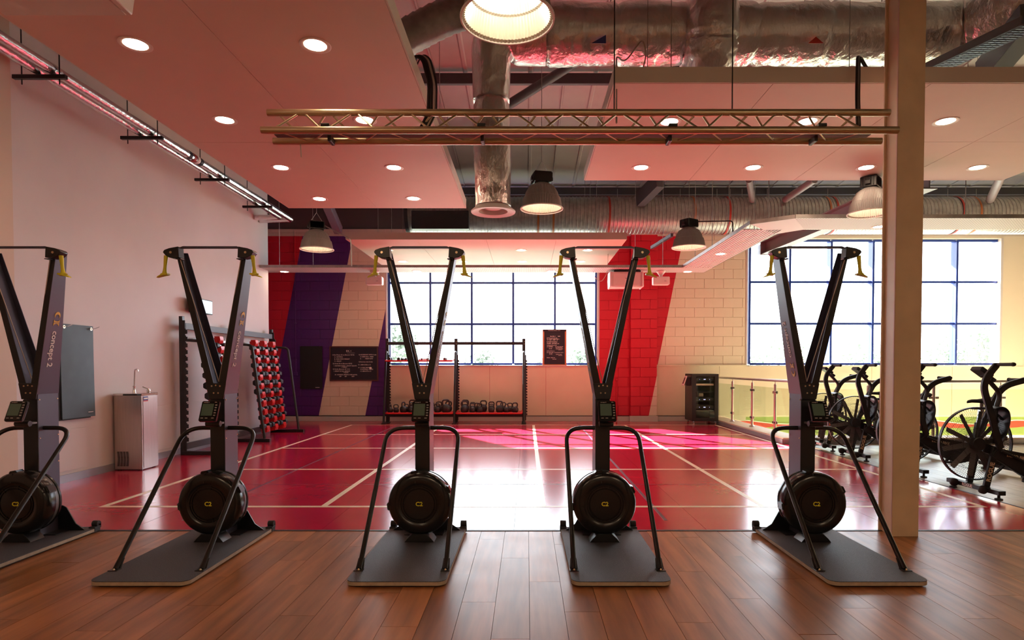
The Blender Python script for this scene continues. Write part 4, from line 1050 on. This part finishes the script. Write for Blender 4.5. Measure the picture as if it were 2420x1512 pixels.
def dumbbell(loc, r, label, group, rz=0., gap=.125):
    key = round(r, 3)
    if key not in HEXC: HEXC[key] = hex_mesh(r, r*1.5+.012, gap+.02)
    h, g = HEXC[key]; w = r*1.5+.012
    t = thing('hex_dumbbell', label, 'dumbbell', loc, rz, group)
    obj('head', h, t, (0, gap/2, 0)); obj('head', h, t, (0, -gap/2-w, 0)); obj('grip', g, t); return t
for i, (px, r_, rz) in enumerate(((922, .042, 0), (942, .038, .2), (952, .03, 0), (960, .032, .1), (994, .03, .4), (1003, .032, PI/2), (1010, .028, .1), (1052, .036, 0))):
    D = RY-.26
    dumbbell((X(px, D), D, zs2+.012+r_*.9), r_, 'tiny dark dumbbell on the high red shelf, %s from the purple wall' % KORD[i], 'tiny dumbbells on the high red shelf', rz, gap=.09)

# ------------------------------------------------------------------ slatted dumbbell rack on the left wall
dr = thing('storage_rack', 'tall black wall rack with slanted red dumbbell cradles along the left wall', 'rack', (0, 0, 0))
UX = -4.95
uy = [8.78, 10.3, 11.85]
for i, y_ in enumerate(uy):
    MB().box2((UX-.045, y_-.032, 0), (UX+.005, y_+.032, 2.0)).build('upright', M_BLACK, dr, bevel=.003)
    MB().prism(comb(1.9, .07, 17, .15), (0, -.008, 0), o=(UX+.004, y_-.02, .04)).build('slot_strip', M_BLACK, dr, smooth=False)
    for k in range(14): pass
    MB().tube(rounded([(UX, y_, 1.66), (UX+.30, y_, 1.64), (UX+.50, y_, .06)], .07, 6), .022, 10).build('front_leg', M_BLACK, dr)
    MB().box2((UX-.03, y_-.04, 0), (UX+.60, y_+.04, .055)).build('foot_bar', M_BLACK, dr, bevel=.003)
for a, c_ in zip(uy, uy[1:]):
    for z in (1.86, .12): MB().box2((UX-.02, a+.032, z-.045), (UX+.02, c_-.032, z+.045)).build('crossbar', M_STEEL, dr, bevel=.003)
    MB().box2((UX-.0, a+.032, 1.66), (UX+.02, c_-.032, 1.70)).build('crossbar', M_GALV, dr, bevel=.003)
cols = [(9.12, 0), (9.50, 0), (10.74, 1), (11.10, 1), (11.47, 1)]
NR = 10
blk = MB().prism([(0, 0), (.078, .014), (.092, .07), (.080, .122), (0, .122)], (0, .118, 0), o=(0, -.059, 0)).mesh('cradle_block', M_REDSTEEL, bevel=.004)
for ci, (y_, bay) in enumerate(cols):
    P0, P1 = Vector((UX+.29, y_, .14)), Vector((UX+.10, y_, 1.66))
    MB().bar(P0, P1, .13, .012, up=(1, 0, .2)).build('cradle_board', M_REDSTEEL, dr, bevel=.002)
    for s_ in (-.06, .06):
        MB().prism([(UX+.29, .10), (UX+.325, .12), (UX+.135, 1.72), (UX+.09, 1.72)], (0, .008, 0), o=(0, y_+s_-.004, 0)).build('cradle_side', M_REDSTEEL, dr)
    for k in range(NR+1):
        q = k/NR; p = P0+(P1-P0)*q
        obj('cradle_block', blk, dr, (p.x+.008, y_, p.z-.035)) if k else obj('cradle_block', blk, dr, (p.x+.008, y_, p.z-.03))
    for k in range(NR):
        q = (k+.62)/NR; p = P0+(P1-P0)*q
        r_ = (.052 if k < 2 else .044 if k < 4 else .062 if k < 6 else .056 if k < 8 else .048)
        lab = 'dark hex dumbbell, %s red cradle column from the near end, %s from the floor' % (ORD[ci], KORD[k])
        dumbbell((p.x+.055, y_, p.z), r_, lab, 'hex dumbbells on the wall rack', gap=.135)

# ------------------------------------------------------------------ water cooler
wc = thing('water_cooler', 'brushed steel drinking fountain cabinet standing against the left wall', 'water cooler', (-4.885, 7.60, 0))
MB().box2((-.168, -.165, .012), (.168, .165, .915)).build('cabinet', M_STAIN, wc, bevel=.006, seg=2)
MB().box2((.168, -.135, .03), (.172, .158, .895)).build('side_door', M_STAIN, wc, bevel=.001)
MB().box2((-.172, -.17, .915), (.174, .17, .945)).build('basin_rim', M_CHROME, wc, bevel=.004)
MB().box2((-.05, -.1715, .920), (.12, -.169, .940)).build('push_bar', M_BLACK, wc)
sl_ = MB().box((0, 0, 0), (.028, .004, .012)).mesh('vent_slot', M_BLACK)
for i in range(4):
    for j in range(11): obj('vent_slot', sl_, wc, (-.12+.036*i+.006*math.sin(j/10*PI), -.166, .06+.0165*j))
MB().tube(rounded([(-.01, -.02, .945), (-.01, -.02, 1.02), (.0, -.02, 1.235), (.035, -.02, 1.245), (.04, -.02, 1.215)], .03, 5), [.016]*1+[.013]*6+[.007]*12 if False else .008, 10).build('swan_spout', M_CHROME, wc)
MB().lathe([(0, .945), (.022, .945), (.018, .98), (.014, 1.01), (.02, 1.03), (0, 1.04)], 16, o=(-.01, -.02, 0)).build('spout_tap', M_CHROME, wc)
MB().lathe([(0, .945), (.02, .945), (.024, .975), (.016, .995), (0, .995)], 16, o=(.10, .09, 0)).build('bubbler', M_CHROME, wc)
MB().bar((.10, .09, .99), (.05, .05, 1.02), .014, .01).build('bubbler_lever', M_CHROME, wc)
lb = MB().box2((.172, -.128, .855), (.174, -.04, .905)).build('label_plate', M_BLUE, wc)
MB().box2((.1735, -.128, .845), (.1745, -.04, .857)).build('label_stripe', M_REDP, lb)
MB().box2((.1738, -.122, .872), (.1746, -.046, .890)).build('label_band', M_WHP, lb)
for sx_ in (-.13, .13):
    for sy in (-.13, .13): MB().lathe([(.02, 0), (.02, .014), (0, .014)], 12, o=(sx_, sy, 0)).build('foot', M_RUB, wc)

# ------------------------------------------------------------------ hanging mats, screen, boards on the walls
def mat_sheet(t, w, h, m, axis, n=8):
    b = MB(); grid = []
    for i in range(n+1):
        row = []
        for j in range(n+1):
            u = (i/n-.5)*w; z = -h*j/n; bul = .012*math.sin(PI*i/n)*math.sin(PI*j/n)+.01*(j/n)**2
            row.append((u, bul, z))
        grid.append(row)
    for k in (0, 1):
        vs_ = [[b.bm.verts.new((Vector((p[0], -p[1]-k*.012, p[2])) if axis == 'Y' else Vector((p[1]+k*.012, p[0], p[2])))) for p in r] for r in grid]
        for i in range(n):
            for j in range(n): b.bm.faces.new((vs_[i][j], vs_[i+1][j], vs_[i+1][j+1], vs_[i][j+1]))
        if k == 0: v0 = vs_
    edge = [(i, 0) for i in range(n)] + [(n, j) for j in range(n)] + [(i, n) for i in range(n, 0, -1)] + [(0, j) for j in range(n, 0, -1)]
    for (a, c_), (d, e) in zip(edge, edge[1:]+edge[:1]): b.bm.faces.new((v0[a][c_], v0[d][e], vs_[d][e], vs_[a][c_]))
    return b.build('mat_sheet', m, t, ang=60)
mm = thing('exercise_mat', 'blue grey exercise mat hanging from two wall hooks behind a ski machine', 'mat', (-5.05, 6.83, 1.74))
mat_sheet(mm, .50, 1.04, M_MATB, 'X')
text('MATWORKS' if False else 'merrithew', .018, M_TXT, mm, (.045, .08, -.985), (0, 1, 0), (0, 0, 1)) if False else MB().box2((.0355, .12, -.99), (.0365, .20, -.983)).build('print', M_TXT, mm)
for s_ in (-.21, .20):
    MB().tube(rounded([(-.03, s_, -.03), (.07, s_, -.03), (.12, s_, -.01)], .02, 4), .004, 6).build('hook', M_CHROME, mm)
    MB().lathe([(.008, .0), (.018, .0), (.018, .004), (.008, .004)], 16, o=(.024, s_, -.035), axis='X', close=True).build('eyelet', M_BOLT, mm)
m2 = thing('exercise_mat', 'black exercise mat hanging behind the blue grey one on the left wall', 'mat', (-5.068, 6.78, 1.735))
mat_sheet(m2, .50, 1.05, M_MATK, 'X')
for s_ in (-.2, .2): MB().lathe([(.008, .0), (.018, .0), (.018, .004), (.008, .004)], 16, o=(.012, s_, -.035), axis='X', close=True).build('eyelet', M_BOLT, m2)
m3 = thing('exercise_mat', 'black exercise mat hanging on the purple wall stripe beside the chalkboard', 'mat', (X(737), WY-.03, Z(818)))
mat_sheet(m3, .52, 1.0, M_MATK, 'Y')
for s_ in (-.22, .22):
    MB().tube(rounded([(s_, .03, -.02), (s_, -.05, -.02), (s_, -.07, 0)], .02, 4), .005, 6).build('hook', M_CHROME, m3)
MB().box2((.10, -.034, -.972), (.20, -.033, -.960)).build('print', M_TXT, m3)

tv = thing('wall_screen', 'small lit display screen bracketed on the left wall above the dumbbell rack', 'screen', (-5.08, 9.35, Z(728, 9.4)))
MB().box2((.0, -.16, -.02), (.06, -.06, .06)).build('wall_bracket', M_BLACK, tv)
MB().box2((.06, -.30, -.09), (.14, .24, .13)).build('casing', M_BLACK, tv, bevel=.004)
MB().box2((.14, -.285, -.075), (.143, .225, .115)).build('display', M_SCREEN, tv)

def board(name, label, px0, px1, py0, py1, D, mf, fw):
    x0, x1, z0, z1 = X(px0, D), X(px1, D), Z(py1, D), Z(py0, D)
    t = thing(name, label, 'chalkboard', ((x0+x1)/2, D, z0)); w, h = x1-x0, z1-z0
    MB().box2((-w/2+fw, 0, fw), (w/2-fw, .012, h-fw)).build('slate', M_BOARD, t)
    for a in (((-w/2, -.012, 0), (w/2, .016, fw)), ((-w/2, -.012, h-fw), (w/2, .016, h)), ((-w/2, -.012, fw), (-w/2+fw, .016, h-fw)), ((w/2-fw, -.012, fw), (w/2, .016, h-fw))):
        MB().box2(*a).build('frame_rail', mf, t, bevel=.003)
    return t, w, h
bt, bw, bh = board('chalkboard', 'wide dark framed chalkboard with handwriting on the beige and purple stripes', 779, 894, 818, 900, WY-.02, M_WOODF, .028)
def chalk(t, lines, w, h, y=-.0015):
    for (s, u, v, sz) in lines: text(s, sz, M_CHALK, t, (-w/2+u*w, y, h*(1-v)), (1, 0, 0), (0, 0, 1), name='handwriting', ext=.0004, bold=.0005)
    return
chalk(bt, [('EX. I', .34, .14, .062), ('1) Run Fitness 30 on (Recover 45/15)', .055, .25, .034), ('A - ROWING', .10, .31, .034), ('B - RUN WITH WEIGHT', .10, .37, .034), ('C - SQUAT', .10, .43, .034),
           ('2) Circuit 30 on (Recover 45/15)', .065, .50, .034), ('1. KB PRESS WORK + FRONT SQUATS', .085, .565, .032), ('+ THRUST', .24, .605, .030), ('3) Cardio (Recover off 1.5:1)', .065, .66, .034),
           ('1. SPRINT UP HILL REPEATS', .08, .72, .032), ('+ SQUAT', .28, .76, .030), ('20 - ROWING, SPRINTS, PUSH & PULL', .105, .82, .032), ('REP         REP              REST', .20, .87, .030),
           ('4) ACCESSORY WITH 4 sets', .60, .245, .034), ('A. SUMO DB 3 - PRESS', .63, .305, .032), ('B.  -    -  WRIST ROW', .63, .36, .032), ('5) Recovery only (5 min)', .60, .45, .032), ('10 - ARM CURLS x 12', .585, .535, .032),
           ('15 - A. PULL DOWN', .585, .615, .032), ('- B. ROWING + BAND', .62, .665, .032), ('- C. ABDUCTS x 12', .62, .72, .032)], bw, bh)
MB().box2((-bw/2+.36*bw, -.0018, bh*.805), (-bw/2+.52*bw, .0, bh*.809)).build('chalk_rule', M_CHALK, bt)
MB().lathe([(0, -.0018), (.030, -.0018), (.030, 0), (0, 0)], 10, o=(-bw/2+.84*bw, 0, bh*.37), axis='Y').build('chalk_smudge', M_CHALK, bt)
b2, w2, h2 = board('chalkboard', 'tall orange wood framed chalkboard standing on the first window sill', 1282, 1339, 778, 865, WY-.01, M_ORANGE, .042)
MB().box2((-w2/2+.02, -.016, h2-.052), (w2/2-.02, -.012, h2-.006)).build('header_slate', M_BOARD, b2)
text('Week Hard Session  23.10', .026, M_CHALK, b2, (-w2/2+.13, -.0165, h2-.03), (1, 0, 0), (0, 0, 1), name='handwriting', ext=.0003)
chalk(b2, [('Max Effort 1      15:00', .32, .19, .026), ('A) Warm up (3 min run)', .18, .235, .024), ('A1. row 500m  running to 80% on', .18, .265, .021), ('x2    squats     rest 60      x4', .2, .29, .021), ('B) Strength circuit (30s)  /4', .18, .33, .022),
           ('5 air squats   3 rounds of 30', .18, .365, .021), ('10 burpees    rest x 2 mins  6-7-8', .18, .39, .021), ('C) Assault 30 on 15 off', .18, .435, .024), ('A1. DB PRESS', .18, .475, .024), ('B1. tempo squats 3x8', .54, .47, .020), ('(4 x 8)', .27, .525, .026),
           ('2 min rest between', .54, .50, .020), ('- tempo row intervals', .54, .53, .020), ('20:10 x 8', .66, .558, .020), ('2) Press 30 sec on', .18, .59, .024), ('A1. tempo push', .18, .63, .024), ('B2. squat holds 1 min x 3', .50, .63, .020), ('(4 x 8)', .28, .67, .026),
           ('- sprints 2 rounds', .54, .68, .020), ('rest 15 x 2', .66, .71, .020), ('Finisher - 60cal row', .18, .77, .024), ('(for time)', .42, .81, .022)], w2, h2)

# conduit and pipe on the far wall
cd = tag(MB().tube([(X(700), WY-.02, Z(882)), (X(700), WY-.02, Z(545))], .012, 8).build('wall_conduit', M_STRIPE), 'thin purple painted conduit rising up the purple wall stripe', 'pipe')
MB().box2((X(700)-.04, WY-.05, Z(884)-.03), (X(700)+.04, WY, Z(884)+.05)).build('switch_box', M_STRIPE, cd, bevel=.004)
for py in (680, 765, 850): MB().lathe([(.012, 0), (.022, .005), (.022, .02), (.012, .025)], 12, o=(X(700), WY-.02, Z(py))).build('clip', M_STRIPE, cd)
tag(MB().tube([(X(1457), WY-.03, .02), (X(1457), WY-.03, Z(900))], .016, 10).lathe([(0, 0), (.035, .01), (.035, .05), (0, .06)], 14, o=(X(1457), WY-.03, Z(900))).build('wall_pipe', M_STRIPE), 'red painted pipe stub rising from the floor at the red wall', 'pipe')
tag(MB().bar(at(1540, 585, 12.8), at(1588, 555, 11.6), .05, .06).build('bracket_arm', M_STEEL), 'short dark arm hanging before the red stripe, left of a bell lamp', 'bracket')

# ------------------------------------------------------------------ equipment cabinet
ac = thing('equipment_cabinet', 'black glass fronted electronics cabinet standing by the balustrade', 'cabinet', (3.92, 13.65, 0))
w, d, h = .58, .60, 1.04
MB().box2((-w/2, -d/2+.02, .08), (-w/2+.02, d/2, .08+h)).build('side_panel', M_BLACK, ac, bevel=.003)
MB().box2((w/2-.02, -d/2+.02, .08), (w/2, d/2, .08+h)).build('side_panel', M_BLACK, ac, bevel=.003)
MB().box2((-w/2+.02, d/2-.02, .08), (w/2-.02, d/2, .08+h)).build('back_panel', M_BLACK, ac)
MB().box2((-w/2, -d/2+.02, .08+h-.02), (w/2, d/2, .08+h)).build('top_panel', M_BLACK, ac, bevel=.003)
MB().box2((-w/2, -d/2+.02, .08), (w/2, d/2, .10)).build('bottom_panel', M_BLACK, ac, bevel=.003)
dr_ = MB()
dr_.box2((-w/2, -d/2, .08), (-w/2+.085, -d/2+.02, .08+h)); dr_.box2((w/2-.085, -d/2, .08), (w/2, -d/2+.02, .08+h)); dr_.box2((-w/2+.085, -d/2, .08), (w/2-.085, -d/2+.02, .15)); dr_.box2((-w/2+.085, -d/2, .08+h-.05), (w/2-.085, -d/2+.02, .08+h))
dr_ = dr_.build('door', M_BLACK, ac)
MB().box2((-w/2+.085, -d/2+.006, .15), (w/2-.085, -d/2+.011, .08+h-.05)).build('door_glass', M_BGLASS, dr_)
for (z, hh, m_, led) in ((1.0, .06, M_BLACK, 1), (.885, .04, M_SPK, 0), (.72, .03, M_BLACK, 0), (.555, .075, M_BLACK, 1), (.385, .075, M_BLACK, 1), (.31, .02, M_BAND, 0)):
    u = MB().box2((-.20, -d/2+.06, z-hh/2), (.20, .2, z+hh/2)).build('rack_unit', m_, ac, bevel=.003)
    if led:
        MB().box2((-.022, -d/2+.056, z-.006), (.022, -d/2+.061, z+.008)).build('display', M_LED, u)
        for x_ in (-.11, .11): MB().lathe([(0, -.004), (.006, -.004), (.006, 0), (0, 0)], 12, o=(x_, -d/2+.06, z), axis='Y').build('knob', M_LED, u)
MB().box2((-.12, -d/2+.10, .62), (-.01, -d/2+.14, .70)).build('router', M_GALV, ac, bevel=.006)
for sx_ in (-.24, .24):
    for sy in (-.24, .24): MB().lathe([(0, -.015), (.03, -.015), (.03, .015), (0, .015)], 14, o=(sx_, sy, .03), axis='X').build('caster', M_CHROME, ac); MB().box2((sx_-.015, sy-.015, .05), (sx_+.015, sy+.015, .08)).build('caster_stem', M_CHROME, ac)
MB().box2((-w/2-.10, -.18, .86), (-w/2, -.02, 1.05)).build('holder', M_BLACK, ac, bevel=.01)
hp_ = MB().box((-w/2-.13, -.14, .97), (.02, .16, .22), Matrix.Rotation(.35, 3, 'Y')).build('touch_panel', M_SPK, ac, bevel=.005)
MB().box((-w/2-.1405, -.145, .972), (.003, .11, .15), Matrix.Rotation(.35, 3, 'Y')).build('panel_screen', M_WOODF, hp_)

# ------------------------------------------------------------------ balustrade round the void
kb = struct(MB().box2((4.24, 10.04, 0), (4.62, WY-.03, .10)).box2((4.62, 10.04, 0), (12.4, 10.42, .10)).build('trim_2', M_PLASTER, bevel=.004))
struct(MB().box2((4.225, 10.025, 0), (4.24, WY-.03, .075)).box2((4.225, 10.025, 0), (12.4, 10.04, .075)).build('baseboard_void', M_ALU, bevel=.002))
struct(MB().box2((4.24, 10.4, -3.2), (4.62, WY+.3, -.3)).box2((4.62, 10.04, -3.2), (12.5, 10.2, -.3)).build('wall_void', M_PLASTER, smooth=False))
struct(MB().box2((4.2, 10.0, -3.4), (12.8, WY+.9, -3.2)).build('floor_below', M_GRASS, smooth=False))
bal = thing('balustrade', 'steel and glass balustrade with a round handrail around the stair void', 'railing', (0, 0, 0))
BX, BYY = 4.44, 10.10
zrl = 1.03
MB().tube(rounded([(BX, WY-.05, zrl), (BX, BYY, zrl), (12.3, BYY, zrl)], .08, 6), .024, 14).build('handrail', M_STAIN, bal)
pm = MB().lathe([(.0, .0), (.055, .0), (.055, .012), (.024, .03), (.024, .86), (.008, .87), (.008, .93), (0, .93)], 20).mesh('post', M_STAIN)
cm = MB().box((0, 0, 0), (.045, .15, .05)).mesh('glass_clamp', M_CHROME, bevel=.006)
cm2 = MB().box((0, 0, 0), (.17, .02, .04)).mesh('glass_clamp', M_CHROME, bevel=.006)
py_ = [13.12, 11.97, 10.87]
for y_ in py_ + [BYY]:
    obj('post', pm, bal, (BX, y_, .10))
    for z in (.28, .82): obj('glass_clamp', cm, bal, (BX+.0, y_, z))
for x_ in (5.67, 6.76, 7.87, 9.0, 10.1):
    obj('post', pm, bal, (x_, BYY, .10))
    for z in (.28, .76): obj('glass_clamp', cm2, bal, (x_, BYY, z))
ys = [WY-.1] + py_ + [BYY]
for a, c_ in zip(ys, ys[1:]): MB().box2((BX-.006, c_+.05, .16), (BX+.006, a-.05, .90)).build('glass_panel', M_BGLASS, bal)
xs_ = [BX, 5.67, 6.76, 7.87, 9.0, 10.1]
for a, c_ in zip(xs_, xs_[1:]): MB().box2((a+.09, BYY-.006, .16), (c_-.09, BYY+.006, .90)).build('glass_panel', M_BGLASS, bal)
bn = thing('wall_mural', 'lime green and red band low on the wall behind the balustrade glass', 'mural', (0, WY+.3, 0))
MB().box2((4.65, 0, -1.2), (12.4, .03, .14)).build('lime_field', M_GREENP, bn)
pts = [(4.65+7.75*i/24, -.17+.03*math.sin(i*1.7)) for i in range(25)] + [(12.4-7.75*i/24, -.05+.05*math.sin(i*.9)) for i in range(25)]
MB().prism(pts, (0, -.01, 0)).build('red_field', M_REDP, bn, smooth=False)
pw = [(4.65+7.75*i/24, -.06+.05*math.sin((24-i)*.9)) for i in range(25)]
MB().prism(pw + [(x_, z+.022) for x_, z in pw[::-1]], (0, -.014, 0)).build('white_wave', M_WHP, bn, smooth=False)
